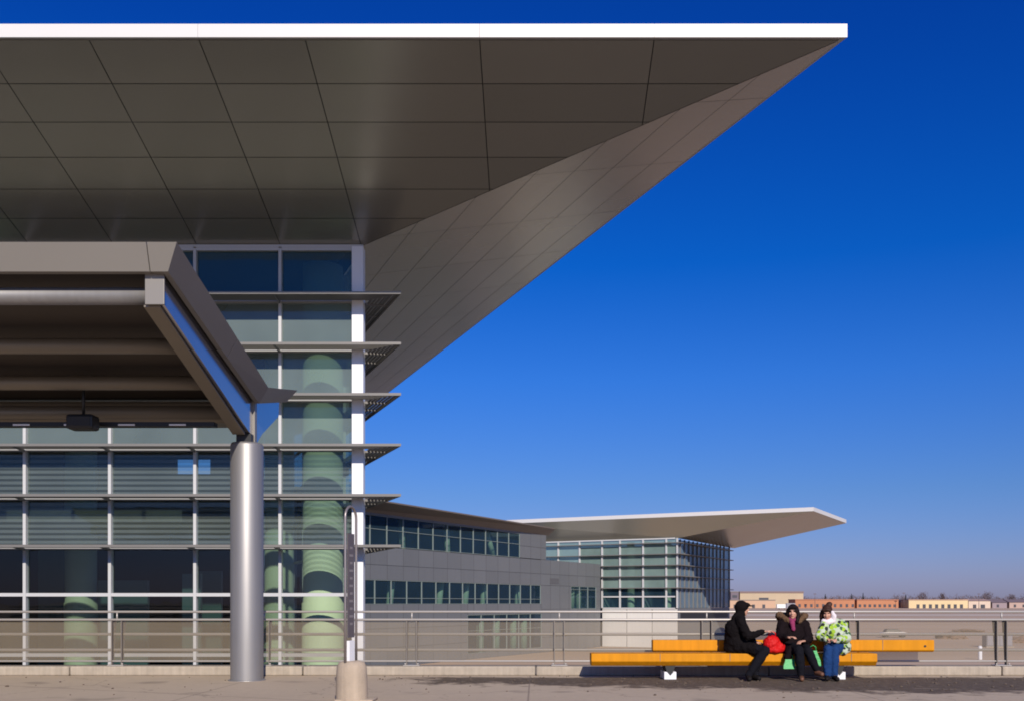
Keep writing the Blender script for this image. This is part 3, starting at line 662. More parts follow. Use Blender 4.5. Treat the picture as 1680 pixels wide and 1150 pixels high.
# trees
M['bark'] = mat('bare_twigs', (.13, .095, .10), .9, var=.2)
M['pine'] = mat('dark_needles', (.05, .05, .055), .9, var=.3, scale=.3)
def twig_crown(mb, cx, cy, z0, h, w, n, sz):
    for k in range(n):
        while True:
            a = Vector((random.uniform(-1, 1), random.uniform(-1, 1), random.uniform(-1, 1)))
            if a.length < 1: break
        a = a*(.8+.2*math.sin(a.x*7+a.z*5))
        p = Vector((cx+a.x*w, cy+a.y*w, z0+h*(.5+.5*a.z)))
        q = p+Vector((a.x*sz*random.uniform(.3, 1), a.y*sz, sz*random.uniform(.3, 1.4))); s_ = Vector((random.uniform(-1, 1), random.uniform(-1, 1), random.uniform(-.4, .4)))*sz*.16
        mb.poly([p-s_, p+s_, q])
def bare_tree(px, d, h, w, label):
    x = FX(px, d); t = thing('bare_tree', label, 'tree', (x, d, GZ), 'bare trees beyond the airfield')
    g = MB(); g.tube((x, d, GZ), (x, d, GZ+h*.5), .5, .25, n=8)
    for k in range(7):
        a = k*.9; g.tube((x, d, GZ+h*(.25+.03*k)), (x+math.cos(a)*w*.7, d+math.sin(a)*w*.7, GZ+h*(.6+.05*k)), .2, .05, n=6)
    g.build('trunk', M['bark'], t)
    g = MB(); twig_crown(g, x, d, GZ+h*.3, h*.7, w, 700, 1.5); g.build('crown', M['bark'], t, fix=False)
bare_tree(1514, 1300, 21, 7.5, 'broad bare tree rising above the left of the cream row')
bare_tree(1546, 1310, 19.5, 4.5, 'narrow bare tree rising above the middle of the cream row')
bare_tree(1620, 1300, 21.5, 7.5, 'broad bare tree rising above the pale low building')
bare_tree(1660, 1330, 18.5, 6., 'bare tree nearest the right edge above the tan house')
def fir(px, d, h, w, label):
    x = FX(px, d); t = thing('fir_tree', label, 'tree', (x, d, GZ), 'dark firs beyond the airfield')
    g = MB(); g.tube((x, d, GZ), (x, d, GZ+h*.9), .35, .05, n=7); g.build('trunk', M['bark'], t)
    g = MB()
    for k in range(420):
        u = random.random()**.8; a = random.uniform(0, 6.283); rr = w*(1-u)*random.uniform(.3, 1.1)+.2
        p = Vector((x, d, GZ+h*(.12+.88*u))); q = p+Vector((math.cos(a)*rr, math.sin(a)*rr, -.6*rr)); s_ = Vector((-math.sin(a), math.cos(a), 0))*.5
        g.poly([p, q-s_, q+s_])
    g.build('crown', M['pine'], t, fix=False)
fir(1354, 1250, 17, 4, 'dark fir above the left orange brick building'); fir(1397, 1260, 17.5, 4.2, 'dark fir above the right end of the left brick building')
fir(1416, 1255, 18.5, 4, 'tallest dark fir above the right orange brick building'); fir(1486, 1240, 16.5, 4.5, 'dark fir above the small purple shed')
g = MB()
random.seed(3)
px = 1180.
while px < 2100:
    d = random.uniform(1380, 1600); h = random.uniform(11, 17)*(1.15 if math.sin(px*.06) > 0 else .95); twig_crown(g, FX(px, d), d, GZ+1, h, random.uniform(5, 9), 60, 2.6); px += 2.2
struct(g.build('treeline', M['bark'], fix=False), 'stuff')

# mid-field bits
cx = FX(1466, 172); cd = 172
car = thing('parked_car', 'pale low car parked on the apron behind the yellow backrest', 'car', (cx, cd, GZ))
g = MB(); g.prism([(cx-2.3, cd-.85, GZ+.3), (cx+2.3, cd-.85, GZ+.3), (cx+2.3, cd-.85, GZ+.8), (cx+1.5, cd-.85, GZ+.95), (cx-1.1, cd-.85, GZ+.98), (cx-2.25, cd-.85, GZ+.85)], (0, 1.7, 0)); cb = g.build('body', mat('pale_car_paint', (.62, .58, .50), .35), car, bevel=.08)
g = MB(); g.hexa([(cx-1.7, cd-.75, GZ+.98), (cx+1.2, cd-.75, GZ+.98), (cx+1.2, cd+.75, GZ+.98), (cx-1.7, cd+.75, GZ+.98), (cx-1.3, cd-.6, GZ+1.45), (cx+.6, cd-.6, GZ+1.45), (cx+.6, cd+.6, GZ+1.45), (cx-1.3, cd+.6, GZ+1.45)]); g.build('cabin', M['black'], cb, bevel=.05)
for dx in (-1.45, 1.45):
    for dy in (-.86, .66):
        g = MB(); g.tube((cx+dx, cd+dy, GZ+.32), (cx+dx, cd+dy+.2, GZ+.32), .32, n=16); g.build('wheel', M['black'], car)
ux0 = FX(1640, 134)
cab = thing('utility_cabinet', 'grey two door utility cabinet on the field seen through the railing at the right', 'cabinet', (ux0, 134, GZ))
g = MB(); g.box(ux0-1.75, ux0+1.75, 134, 135.4, GZ+.1, GZ+1.75); g.build('body', mat('cabinet_grey', (.20, .19, .21), .5), cab, bevel=.04)
for s in (-1, 0): 
    g = MB(); g.box(ux0+s*1.68+.04, ux0+s*1.68+1.64, 133.95, 133.995, GZ+.25, GZ+1.65); dd = g.build('door', mat('cabinet_door', (.23, .22, .245), .45), cab)
    g = MB(); g.box(ux0+s*1.68+.8, ux0+s*1.68+.86, 133.9, 133.945, GZ+.8, GZ+1.1); g.build('handle', M['black'], dd)
g = MB(); g.box(ux0-1.9, ux0+1.9, 133.8, 135.6, GZ, GZ+.098); g.build('plinth', M['concrete'], cab)
mpx = FX(1608, 105)
mp = thing('marker_post', 'short white marker post left of the grey cabinet', 'post', (mpx, 105, GZ))
g = MB(); g.lathe(mpx, 105, [(.2, GZ), (.2, GZ+1.35), (.12, GZ+1.45)], 14); g.build('shaft', M['white_block'], mp)
g = MB(); g.lathe(mpx, 105, [(.205, GZ+1.0), (.205, GZ+1.15)], 14); g.build('band', M['plate'], mp)

def soil_heap(px, d, w, h, label):
    x = FX(px, d); bm = bmesh.new(); bmesh.ops.create_icosphere(bm, subdivisions=4, radius=1)
    from mathutils import noise as NZ
    for v in bm.verts:
        k = 1+.35*NZ.noise(v.co*2.1+Vector((px, 0, 0)))+.12*NZ.noise(v.co*6)
        v.co = Vector((v.co.x*w/2*k, v.co.y*w/2.2*k, max(-.02, v.co.z)*h*k))
    me = bpy.data.meshes.new('soil_heap'); bm.to_mesh(me); bm.free(); me.materials.append(M['soil'])
    o = bpy.data.objects.new('soil_heap', me); COL.objects.link(o); o.location = (x, d, GZ+.02); tag(o, label, 'soil heap', 'soil heaps on the apron')
M['soil'] = mat('reddish_soil', (.20, .125, .085), .95, var=.35, scale=3, bump=.6, bscale=12)
soil_heap(1560, 165, 4.6, 1.0, 'reddish soil heap just right of the yellow backrest end')
soil_heap(1586, 205, 6.5, .55, 'flat dark soil heap farther out, left of the grey cabinet')
soil_heap(1672, 150, 5., .9, 'soil heap at the right edge beside the grey cabinet')
def mast(px, d, h, label):
    x = FX(px, d); t = thing('light_mast', label, 'light mast', (x, d, GZ), 'light masts across the airfield')
    g = MB(); g.tube((x, d, GZ), (x, d, GZ+h), .32, .16, n=10); g.build('pole', M['bark'], t)
    g = MB(); g.box(x-1.4, x+1.4, d-.25, d+.25, GZ+h, GZ+h+.7); g.build('lamp_head', M['bark'], t)
mast(1337, 1060, 15, 'thin light mast standing before the left orange brick building'); mast(1483, 1070, 16, 'thin light mast between the brick and cream buildings'); mast(1606, 1065, 15, 'thin light mast before the pale low building')
# ------------------------------------------------------------------ people
def add_chain(bm, pts, seg=14):
    for i, (p, r) in enumerate(pts):
        bmesh.ops.create_uvsphere(bm, u_segments=seg, v_segments=8, radius=r, matrix=Matrix.Translation(Vector(p)))
        if i:
            p0, r0 = pts[i-1]; a, b = Vector(p0), Vector(p); d = b-a
            if d.length < 1e-4: continue
            mt = Matrix.Translation((a+b)/2) @ d.to_track_quat('Z', 'Y').to_matrix().to_4x4()
            bmesh.ops.create_cone(bm, cap_ends=True, segments=seg, radius1=r0, radius2=r, depth=d.length, matrix=mt)
def add_ell(bm, c, rad, rot=None):
    mt = Matrix.Translation(Vector(c)) @ ((rot or Matrix.Identity(3)).to_4x4()) @ Matrix.Diagonal(Vector(tuple(rad)+(1,)))
    bmesh.ops.create_uvsphere(bm, u_segments=18, v_segments=12, radius=1, matrix=mt)
def blob(name, prims, m, parent, vox=.012, sm=3, noise=0.):
    bm = bmesh.new()
    for p in prims:
        if p[0] == 'c': add_chain(bm, p[1])
        else: add_ell(bm, *p[1:])
    me = bpy.data.meshes.new(name+'_raw'); bm.to_mesh(me); bm.free()
    o = bpy.data.objects.new(name+'_raw', me); COL.objects.link(o)
    md = o.modifiers.new('r', 'REMESH'); md.mode = 'VOXEL'; md.voxel_size = vox
    dg = bpy.context.evaluated_depsgraph_get(); me2 = bpy.data.meshes.new_from_object(o.evaluated_get(dg))
    bpy.data.objects.remove(o); bpy.data.meshes.remove(me)
    bm = bmesh.new(); bm.from_mesh(me2)
    for k in range(sm): bmesh.ops.smooth_vert(bm, verts=bm.verts, factor=.5, use_axis_x=True, use_axis_y=True, use_axis_z=True)
    off = rootloc(parent)
    from mathutils import noise as NZ
    bm.normal_update()
    if noise:
        for v in bm.verts: v.co += v.normal*noise*(NZ.noise(v.co*14)+.6*NZ.noise(v.co*37))
    for v in bm.verts: v.co -= off
    bm.to_mesh(me2); bm.free(); me2.name = name
    for p in me2.polygons: p.use_smooth = True
    me2.materials.clear(); me2.materials.append(m)
    ob = bpy.data.objects.new(name, me2); COL.objects.link(ob); ob.parent = parent
    return ob
skin = mat('skin', (.52, .28, .19), .5, var=.05, scale=20)
eye_m = mat('dark_eye', (.02, .015, .012), .3); lip_m = mat('lips', (.40, .13, .11), .45); brow_m = mat('brow', (.03, .02, .018), .8)
coat_black = mat('black_coat', (.007, .0055, .006), .9, spec=.08, var=.3, scale=12, bump=.4, bscale=60)
coat_plum = mat('dark_plum_coat', (.009, .0055, .0065), .9, spec=.08, var=.3, scale=12, bump=.4, bscale=60)
trou_black = mat('black_trousers', (.007, .007, .010), .9, spec=.08, var=.2, scale=15)
jeans = mat('blue_jeans', (.012, .04, .13), .9, spec=.1, var=.25, scale=20, bump=.2, bscale=120)
dk_jeans = mat('dark_jeans', (.025, .03, .05), .85, var=.25, scale=20)
hair_m = mat('dark_hair', (.009, .005, .005), .6, spec=.2, var=.3, scale=40)
hair_r = mat('reddish_hair', (.040, .017, .011), .6, spec=.2, var=.3, scale=40)
fur_m = mat('brown_fur', (.11, .06, .028), .95, var=.45, scale=60, bump=.8, bscale=120)
scarf_pink = mat('pink_scarf', (.22, .02, .08), .85, var=.2, scale=30)
scarf_white = mat('white_scarf', (.72, .66, .68), .85, var=.1, scale=30)
shoe_m = mat('dark_shoe', (.01, .008, .008), .7, spec=.15); shoe_b = mat('brown_shoe', (.12, .05, .025), .6)
def pattern_jacket():
    m = mat('patterned_jacket', (.7, .7, .66), .8); nt = m.node_tree; b = nt.nodes['Principled BSDF']
    tc = N(nt, 'ShaderNodeTexCoord'); v = N(nt, 'ShaderNodeTexVoronoi'); v.inputs['Scale'].default_value = 16.; v.inputs['Randomness'].default_value = 1.
    nt.links.new(tc.outputs['Object'], v.inputs['Vector']); sp = N(nt, 'ShaderNodeSeparateColor'); nt.links.new(v.outputs['Color'], sp.inputs[0])
    r = N(nt, 'ShaderNodeValToRGB'); r.color_ramp.interpolation = 'CONSTANT'; nt.links.new(sp.outputs[0], r.inputs[0])
    e = r.color_ramp.elements; e[0].position = 0; e[0].color = (.28, .44, .02, 1); e[1].position = .42; e[1].color = (.42, .47, .37, 1)
    q = e.new(.60); q.color = (.012, .016, .012, 1); q = e.new(.82); q.color = (.03, .09, .03, 1)
    # round spots inside cells, white cloth elsewhere
    mx = N(nt, 'ShaderNodeMix', data_type='RGBA'); nt.links.new(math_(nt, 'GREATER_THAN', v.outputs['Distance'], .60), mx.inputs[0])
    nt.links.new(r.outputs[0], mx.inputs[6]); mx.inputs[7].default_value = (.40, .46, .34, 1); nt.links.new(mx.outputs[2], b.inputs['Base Color']); return m
jacket_m = pattern_jacket()

def hand(wrist, direc, up, s=1.):
    """palm and five bent fingers, as chains"""
    d = Vector(direc).normalized(); u = Vector(up); u = (u-d*u.dot(d)).normalized(); sd = d.cross(u); w = Vector(wrist); L = []
    pc = w+d*.05
    for k in (-1.5, -.5, .5, 1.5): L.append(('c', [(w+sd*k*.010, .017), (w+d*.085+sd*k*.021, .013)]))
    for k, ln in ((-1.5, .060), (-.5, .072), (.5, .078), (1.5, .070)):
        b = w+d*.088+sd*k*.022; m1 = b+d*ln*.5-u*.008; e = m1+d*ln*.38-u*.028
        L.append(('c', [(b, .0095), (m1, .009), (e, .0075)]))
    b = w+d*.03+sd*.03; m1 = b+(d*.6+sd*.75).normalized()*.042-u*.01; L.append(('c', [(b, .013), (m1, .0105), (m1+d*.03-u*.012, .009)]))
    return L
def head_prims(c, fwd, up, s=1.):
    """skull, jaw, nose, cheeks, ears"""
    f = Vector(fwd).normalized(); u = Vector(up); u = (u-f*u.dot(f)).normalized(); r = f.cross(u); R = Matrix((r, f, u)).transposed(); c = Vector(c)
    def q(a, b, z): return c+R@Vector((a, b, z))*s
    L = [('e', q(0, -.012, .025), (.074*s, .092*s, .092*s), R), ('e', q(0, .022, -.035), (.062*s, .066*s, .082*s), R), ('e', q(0, .052, -.09), (.03*s, .028*s, .026*s), R),
         ('c', [(q(0, .082, .012), .010*s), (q(0, .104, -.022), .014*s)]), ('e', q(.034, .068, -.022), (.022*s, .016*s, .022*s), R), ('e', q(-.034, .068, -.022), (.022*s, .016*s, .022*s), R),
         ('e', q(.076, -.005, -.005), (.010*s, .02*s, .032*s), R), ('e', q(-.076, -.005, -.005), (.010*s, .02*s, .032*s), R), ('e', q(0, .080, -.058), (.024*s, .012*s, .010*s), R), ('e', q(0, .074, .034), (.05*s, .014*s, .012*s), R)]
    return L, q, R
def face_marks(ob, q, off, s=1.):
    me = ob.data
    for m in (eye_m, lip_m, brow_m): me.materials.append(m)
    spots = [(q(.031, .083, .008), .012*s, 1), (q(-.031, .083, .008), .012*s, 1), (q(.012, .09, -.058), .013*s, 2), (q(-.012, .09, -.058), .013*s, 2), (q(.032, .085, .033), .014*s, 3), (q(-.032, .085, .033), .014*s, 3)]
    for p in me.polygons:
        c = p.center+off
        for (a, r, i) in spots:
            d = c-a
            if d.length < r and abs(d.z) < r*.62: p.material_index = i
def limb(a, b, c, r): return ('c', [(a, r[0]), (Vector(a).lerp(Vector(b), .5), (r[0]*.55+r[1]*.45)), (b, r[1]), (Vector(b).lerp(Vector(c), .35), r[1]*1.02), (c, r[2])])
def person(label, root, J, fwd, up, W, hands):
    t = thing('person', label, 'person', root, 'people seated on the bench')
    hp, q, R = head_prims(J['head'], fwd, up, J.get('hs', .98))
    nk = Vector(J['neck']); h = Vector(J['hip'])
    prims = hp+[('c', [(Vector(J['head'])-Vector((0, 0, .04)), .05), (nk, .055)]), ('c', [(nk-Vector((0, 0, .05)), .09), (nk.lerp(h, .35), .125), (nk.lerp(h, .7), .118), (h, .135)])]
    for s in ('l', 'r'):
        prims.append(('c', [(nk-Vector((0, 0, .06)), .07), (J['sh'+s], .058)]))
        prims.append(limb(J['sh'+s], J['el'+s], J['ha'+s], (.052, .04, .026)))
        prims.append(('c', [(h, .11), (J['hp'+s], .095)])); prims.append(limb(J['hp'+s], J['kn'+s], J['an'+s], (.088, .058, .038)))
        prims.append(('c', [(J['an'+s], .038), (J['an'+s]+Vector((0, 0, -.03)), .037), (J['to'+s], .03)]))
        prims += hand(J['ha'+s], hands[s][0], hands[s][1])
    body = blob('body', prims, skin, t, .0075, 2)
    face_marks(body, q, rootloc(t), J.get('hs', .98))
    return t, q, R
V = Vector
def S(px, py, d): return V(((px-X0)/F*d, d, EYE+(Y0-py)/F*d))
# --- person 1: black hooded coat, in profile facing right
J = dict(head=V((3.455, 16.62, 1.165)), neck=V((3.40, 16.63, 1.00)), hip=V((3.31, 16.66, .535)),
         shl=V((3.385, 16.83, .945)), shr=V((3.39, 16.45, .945)), ell=V((3.50, 16.80, .70)), elr=V((3.49, 16.38, .715)),
         hal=V((3.66, 16.62, .615)), har=V((3.745, 16.33, .795)), hpl=V((3.36, 16.74, .53)), hpr=V((3.36, 16.58, .53)),
         knl=V((3.76, 16.50, .50)), knr=V((3.75, 16.27, .485)), anl=V((3.56, 16.28, .10)), anr=V((3.46, 16.17, .095)),
         tol=V((3.62, 16.14, .032)), tor=V((3.44, 16.02, .032)))
t, q, R = person('person in a black hooded coat and cap, seated sideways with one arm reaching out', (3.3, 16.5, 0), J, (1, -.12, -.06), (0, 0, 1), 0, dict(l=((.9, -.4, -.15), (0, 0, 1)), r=((1, .05, .12), (0, 0, 1))))
h, nk = J['hip'], J['neck']
pr = [('c', [(nk-V((.02, 0, .03)), .11), (nk.lerp(h, .35)-V((.03, 0, 0)), .158), (nk.lerp(h, .7)-V((.02, 0, 0)), .165), (h, .165)]), ('e', (3.34, 16.64, .62), (.17, .2, .17)), ('e', (3.31, 16.64, .8), (.155, .2, .2)),
      ('c', [(nk, .10), (J['shl'], .085)]), ('c', [(nk, .10), (J['shr'], .085)]),
      ('c', [(J['shl'], .083), (J['ell'], .068), (J['ell'].lerp(J['hal'], .92), .048)]), ('c', [(J['shr'], .083), (J['elr'], .07), (J['elr'].lerp(J['har'], .92), .046)]),
      ('c', [(h+V((-.07, 0, -.02)), .10), (V((3.22, 16.74, .50)), .06)]), ('c', [(J['hpl'], .125), (J['hpl'].lerp(J['knl'], .6), .105)]), ('c', [(J['hpr'], .125), (J['hpr'].lerp(J['knr'], .62), .105)])]
blob('coat', pr, coat_black, t, .012, 3, .014)
pr = [('e', q(0, -.025, .03), (.1, .115, .115), R), ('e', q(0, -.03, -.06), (.09, .09, .1), R), ('c', [(q(0, -.04, -.08), .085), (nk+V((-.03, 0, -.01)), .105)]), ('e', q(0, .05, .075), (.085, .07, .04), R)]
blob('hood', pr, coat_black, t, .01, 3, .005)
pr = [('e', q(0, .11, .062), (.068, .075, .012), R)]
blob('cap_brim', pr, coat_black, t, .006, 1)
pr = [limb(J['hpl'], J['knl'], J['anl'], (.105, .078, .058)), limb(J['hpr'], J['knr'], J['anr'], (.105, .08, .06)), ('c', [(J['hpl'], .11), (J['hpr'], .11)])]
blob('trousers', pr, trou_black, t, .011, 3, .010)
for s in 'lr':
    d = (J['to'+s]-J['an'+s]); blob('shoe', [('c', [(J['an'+s]-V((0, 0, .045)), .048), (J['an'+s]-V((0, 0, .05))+V((d.x, d.y, 0))*.5, .046), (J['to'+s]+V((0, 0, .008)), .04)])], shoe_m, t, .009, 2)
# --- person 2: dark plum coat with fur hood
J = dict(head=V((4.275, 16.55, 1.115)), neck=V((4.30, 16.64, .955)), hip=V((4.31, 16.67, .54)),
         shl=V((4.49, 16.63, .90)), shr=V((4.11, 16.61, .90)), ell=V((4.53, 16.52, .67)), elr=V((4.05, 16.50, .68)),
         hal=V((4.40, 16.30, .645)), har=V((4.12, 16.27, .70)), hpl=V((4.40, 16.62, .53)), hpr=V((4.22, 16.62, .53)),
         knl=V((4.43, 16.22, .50)), knr=V((4.27, 16.17, .505)), anl=V((4.55, 16.12, .185)), anr=V((4.30, 16.12, .10)),
         tol=V((4.60, 16.00, .11)), tor=V((4.27, 15.97, .032)))
t, q, R = person('person in a dark coat with brown fur hood trim and pink scarf', (4.3, 16.5, 0), J, (-.42, -1, -.12), (0, 0, 1), 0, dict(l=((-.8, -.5, -.1), (0, 0, 1)), r=((.55, -.6, .1), (0, 0, 1))))
h, nk = J['hip'], J['neck']
pr = [('c', [(nk-V((0, 0, .06)), .115), (nk.lerp(h, .4), .165), (h+V((0, 0, .05)), .175)]), ('e', (4.3, 16.62, .72), (.215, .155, .2)), ('e', (4.31, 16.6, .56), (.22, .17, .12)),
      ('c', [(nk-V((0, 0, .03)), .09), (J['shl'], .088)]), ('c', [(nk-V((0, 0, .03)), .09), (J['shr'], .088)]),
      ('c', [(J['shl'], .088), (J['ell'], .078), (J['ell'].lerp(J['hal'], .88), .058)]), ('c', [(J['shr'], .088), (J['elr'], .08), (J['elr'].lerp(J['har'], .85), .058)]),
      ('c', [(J['hpl']+V((.04, 0, 0)), .12), (J['hpl'].lerp(J['knl'], .55)+V((.05, 0, -.01)), .09)]), ('c', [(J['hpr']+V((-.04, 0, 0)), .12), (J['hpr'].lerp(J['knr'], .6)+V((-.06, 0, -.02)), .085), (V((4.12, 16.3, .38)), .06)])]
blob('coat', pr, coat_plum, t, .012, 3, .014)
pr = [('c', [(V((4.075, 16.66, 1.06)), .058), (V((4.12, 16.76, 1.035)), .075), (V((4.28, 16.83, 1.02)), .08), (V((4.44, 16.77, 1.025)), .07), (V((4.51, 16.66, 1.05)), .052), (V((4.44, 16.58, 1.0)), .042), (V((4.36, 16.55, .95)), .036)]), ('c', [(V((4.075, 16.66, 1.06)), .055), (V((4.15, 16.56, 1.0)), .045), (V((4.23, 16.53, .95)), .036)])]
blob('fur_trim', pr, fur_m, t, .009, 1, .018)
blob('scarf', [('c', [(V((4.24, 16.55, .985)), .045), (V((4.25, 16.49, .93)), .045), (V((4.265, 16.475, .83)), .036)]), ('c', [(V((4.22, 16.56, .99)), .04), (V((4.34, 16.57, .99)), .045)])], scarf_pink, t, .01, 2, .006)
pr = [('e', q(0, -.022, .035), (.092, .105, .1), R), ('c', [(q(.075, .0, .02), .04), (q(.082, -.01, -.07), .04), (q(.075, .01, -.17), .03)]), ('c', [(q(-.075, 0, .02), .036), (q(-.082, -.01, -.08), .038), (q(-.07, .01, -.17), .03)]), ('c', [(q(0, -.07, .0), .07), (q(0, -.08, -.14), .055)]), ('c', [(q(-.05, .066, .09), .022), (q(.05, .066, .09), .022)])]
blob('hair', pr, hair_m, t, .009, 2, .005)
pr = [limb(J['hpl'], J['knl'], J['anl'], (.1, .074, .056)), limb(J['hpr'], J['knr'], J['anr'], (.1, .076, .058)), ('c', [(J['hpl'], .11), (J['hpr'], .11)])]
blob('trousers', pr, trou_black, t, .011, 3, .010)
for s in 'lr':
    d = (J['to'+s]-J['an'+s]); blob('shoe', [('c', [(J['an'+s]-V((0, 0, .045)), .046), (J['to'+s]+V((0, 0, .008)), .038)])], shoe_b, t, .009, 2)
# --- person 3: green white black patterned jacket, bun, jeans
J = dict(head=V((4.835, 16.52, 1.105)), neck=V((4.92, 16.62, .965)), hip=V((5.03, 16.66, .54)),
         shl=V((5.12, 16.63, .905)), shr=V((4.80, 16.54, .90)), ell=V((5.14, 16.46, .68)), elr=V((4.68, 16.42, .71)),
         hal=V((4.90, 16.27, .655)), har=V((4.77, 16.24, .665)), hpl=V((5.09, 16.60, .53)), hpr=V((4.95, 16.58, .53)),
         knl=V((4.86, 16.19, .50)), knr=V((4.75, 16.20, .505)), anl=V((4.85, 16.17, .10)), anr=V((4.74, 16.18, .10)),
         tol=V((4.85, 16.0, .032)), tor=V((4.69, 16.03, .032)))
t, q, R = person('person in a white and lime patterned jacket and blue jeans, hair in a bun', (4.95, 16.5, 0), J, (-.38, -1, -.5), (0, 0, 1), 0, dict(l=((-.9, -.35, 0), (0, 0, 1)), r=((.5, -.7, .0), (0, 0, 1))))
h, nk = J['hip'], J['neck']
pr = [('c', [(nk-V((0, 0, .06)), .115), (nk.lerp(h, .4), .17), (h+V((0, 0, .05)), .185)]), ('e', (4.98, 16.6, .76), (.215, .165, .2)), ('e', (5.04, 16.62, .56), (.2, .17, .13)),
      ('c', [(nk-V((0, 0, .03)), .09), (J['shl'], .092)]), ('c', [(nk-V((0, 0, .03)), .09), (J['shr'], .085)]),
      ('c', [(J['shl'], .09), (J['ell'], .08), (J['ell'].lerp(J['hal'], .88), .055)]), ('c', [(J['shr'], .085), (J['elr'], .072), (J['elr'].lerp(J['har'], .8), .05)]),
      ('c', [(J['hpl']+V((.05, 0, 0)), .125), (V((5.06, 16.4, .47)), .075)])]
blob('jacket', pr, jacket_m, t, .012, 3, .012)
blob('scarf', [('c', [(q(-.088, .03, .02), .03), (q(-.105, .015, -.06), .05), (q(-.10, .02, -.11), .05), (V((4.93, 16.52, .975)), .055), (V((4.84, 16.50, .945)), .05), (V((4.78, 16.53, .965)), .042)])], scarf_white, t, .01, 2, .006)
pr = [('e', q(0, -.022, .042), (.087, .102, .094), R), ('c', [(q(.06, .062, .075), .022), (q(.0, .072, .092), .022), (q(-.06, .062, .07), .022)]), ('e', q(-.035, -.07, .12), (.05, .05, .042), R), ('c', [(q(.078, .0, .02), .036), (q(.09, -.01, -.08), .042), (q(.088, .0, -.2), .034)])]
blob('hair', pr, hair_r, t, .009, 2, .005)
pr = [limb(J['hpl'], J['knl'], J['anl'], (.105, .078, .056)), limb(J['hpr'], J['knr'], J['anr'], (.1, .074, .054)), ('c', [(J['hpl'], .11), (J['hpr'], .11)])]
blob('jeans', pr, jeans, t, .011, 3, .010)
for s in 'lr':
    d = (J['to'+s]-J['an'+s]); blob('shoe', [('c', [(J['an'+s]-V((0, 0, .045)), .046), (J['to'+s]+V((0, 0, .008)), .038)])], shoe_m, t, .009, 2)
# --- bags
red = mat('red_bag_fabric', (.50, .006, .006), .6, spec=.2, var=.2, scale=18, bump=.4, bscale=30)
t = thing('bag', 'puffy red bag on the bench beside the person in the black coat', 'bag', (3.92, 16.45, .43))
blob('pouch', [('e', (3.90, 16.44, .585), (.15, .11, .15)), ('e', (4.04, 16.42, .53), (.075, .07, .09)), ('e', (3.93, 16.40, .49), (.12, .09, .06))], red, t, .01, 3, .012)
g = MB(); g.path([(3.84, 16.43, .70), (3.85, 16.42, .77), (3.90, 16.41, .80), (3.95, 16.42, .77), (3.96, 16.43, .70)], .010, 8); g.build('handle', red, t)
green = mat('green_bag_plastic', (.03, .36, .09), .5, var=.15, scale=10, bump=.4, bscale=25)
def tote(label, x, d, z0, z1, w, tilt):
    t = thing('shopping_bag', label, 'bag', (x, d, z0), 'green shopping bags')
    g = MB(); dp = .055
    n = 6
    for k in range(n):
        u0, u1 = k/n, (k+1)/n
        def ring(u): ww = w*(.78+.22*math.sin(math.pi*min(1, u+.25))); dd = dp*(1-.75*u); c = x+tilt*u; zz = z0+(z1-z0)*u; return [(c-ww/2, d-dd, zz), (c+ww/2, d-dd, zz), (c+ww/2, d+dd, zz), (c-ww/2, d+dd, zz)]
        g.hexa(ring(u0)+ring(u1))
    g.build('bag_body', green, t)
    g = MB(); c = x+tilt; g.path([(c-.05, d, z1-.01), (c-.045, d, z1+.06), (c, d, z1+.09), (c+.045, d, z1+.06), (c+.05, d, z1-.01)], .007, 6); g.build('handle', green, t)
tote('lower green shopping bag below the red bag', 4.13, 16.27, .19, .345, .19, .02)
tote('tilted green shopping bag between the fur hood coat and the patterned jacket', 4.60, 16.30, .235, .485, .15, -.06)

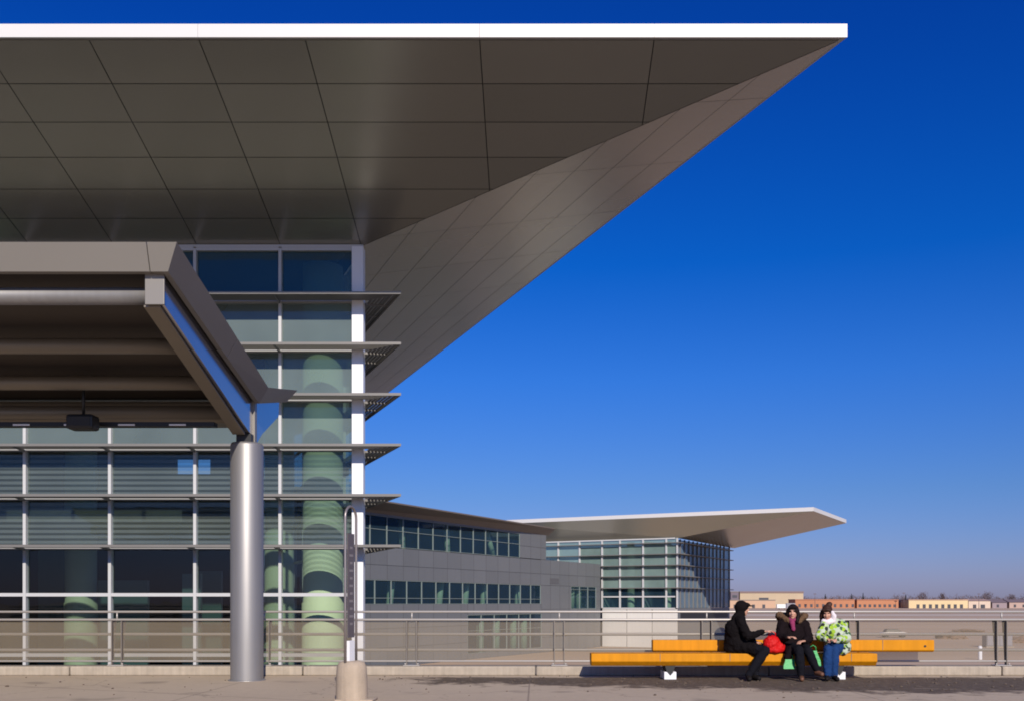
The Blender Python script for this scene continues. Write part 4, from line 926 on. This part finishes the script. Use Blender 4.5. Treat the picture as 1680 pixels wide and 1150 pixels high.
# ------------------------------------------------------------------ light, sky, camera
AZ, EL = math.radians(13), math.radians(29.7)
to = V((math.sin(AZ)*math.cos(EL), -math.cos(AZ)*math.cos(EL), math.sin(EL)))
sl = bpy.data.lights.new('sun', 'SUN'); sl.energy = 5.0; sl.angle = math.radians(.5); sl.color = (1, .91, .80)
so = bpy.data.objects.new('sun', sl); COL.objects.link(so); so.rotation_euler = (-to).to_track_quat('-Z', 'Y').to_euler(); so.location = (20, -40, 40)
wd = bpy.data.worlds.new('World'); SC.world = wd; wd.use_nodes = True; nt = wd.node_tree; bg = nt.nodes['Background']
sk = N(nt, 'ShaderNodeTexSky', sky_type='NISHITA'); sk.sun_disc = False; sk.sun_elevation = EL; sk.sun_rotation = math.radians(180)-AZ
sk.altitude = 200; sk.air_density = 1.0; sk.dust_density = .6; sk.ozone_density = 3.0
tc = N(nt, 'ShaderNodeTexCoord'); sp = N(nt, 'ShaderNodeSeparateXYZ'); nt.links.new(tc.outputs['Generated'], sp.inputs[0])
rp = N(nt, 'ShaderNodeValToRGB'); nt.links.new(sp.outputs[2], rp.inputs[0])     # polarised, deep blue winter sky
stops = [(0., (.46, .46, .88)), (.0217, (.43, .45, .88)), (.107, (.29, .46, .87)), (.217, (.14, .46, 1.09)), (.319, (.02, .385, 1.11)), (.488, (.012, .287, 1.07)), (1., (.012, .25, 1.0))]
el_ = rp.color_ramp.elements
for i, (p_, c_) in enumerate(stops):
    e_ = el_[0] if i == 0 else el_[len(el_)-1] if i == len(stops)-1 else el_.new(p_)
    e_.position = p_; e_.color = tuple(v_/1.15 for v_ in c_)+(1,)
ml = N(nt, 'ShaderNodeMix', data_type='RGBA', blend_type='MULTIPLY'); ml.inputs[0].default_value = 1
nt.links.new(sk.outputs[0], ml.inputs[6]); nt.links.new(rp.outputs[0], ml.inputs[7]); nt.links.new(ml.outputs[2], bg.inputs[0]); bg.inputs[1].default_value = .115
cam = bpy.data.cameras.new('camera'); co = bpy.data.objects.new('camera', cam); COL.objects.link(co)
co.location = (0, 0, EYE); co.rotation_euler = (math.radians(90), 0, 0); cam.sensor_width = 36; cam.lens = F/1680*36
cam.shift_x = (840-X0)/1680; cam.shift_y = (Y0-575)/1680; cam.clip_end = 30000; SC.camera = co
SC.view_settings.view_transform = 'Standard'; SC.view_settings.look = 'None'; SC.view_settings.exposure = 0.; SC.view_settings.gamma = 1
SC.cycles.filter_width = 1.8; SC.cycles.transparent_max_bounces = 24; SC.cycles.max_bounces = 8
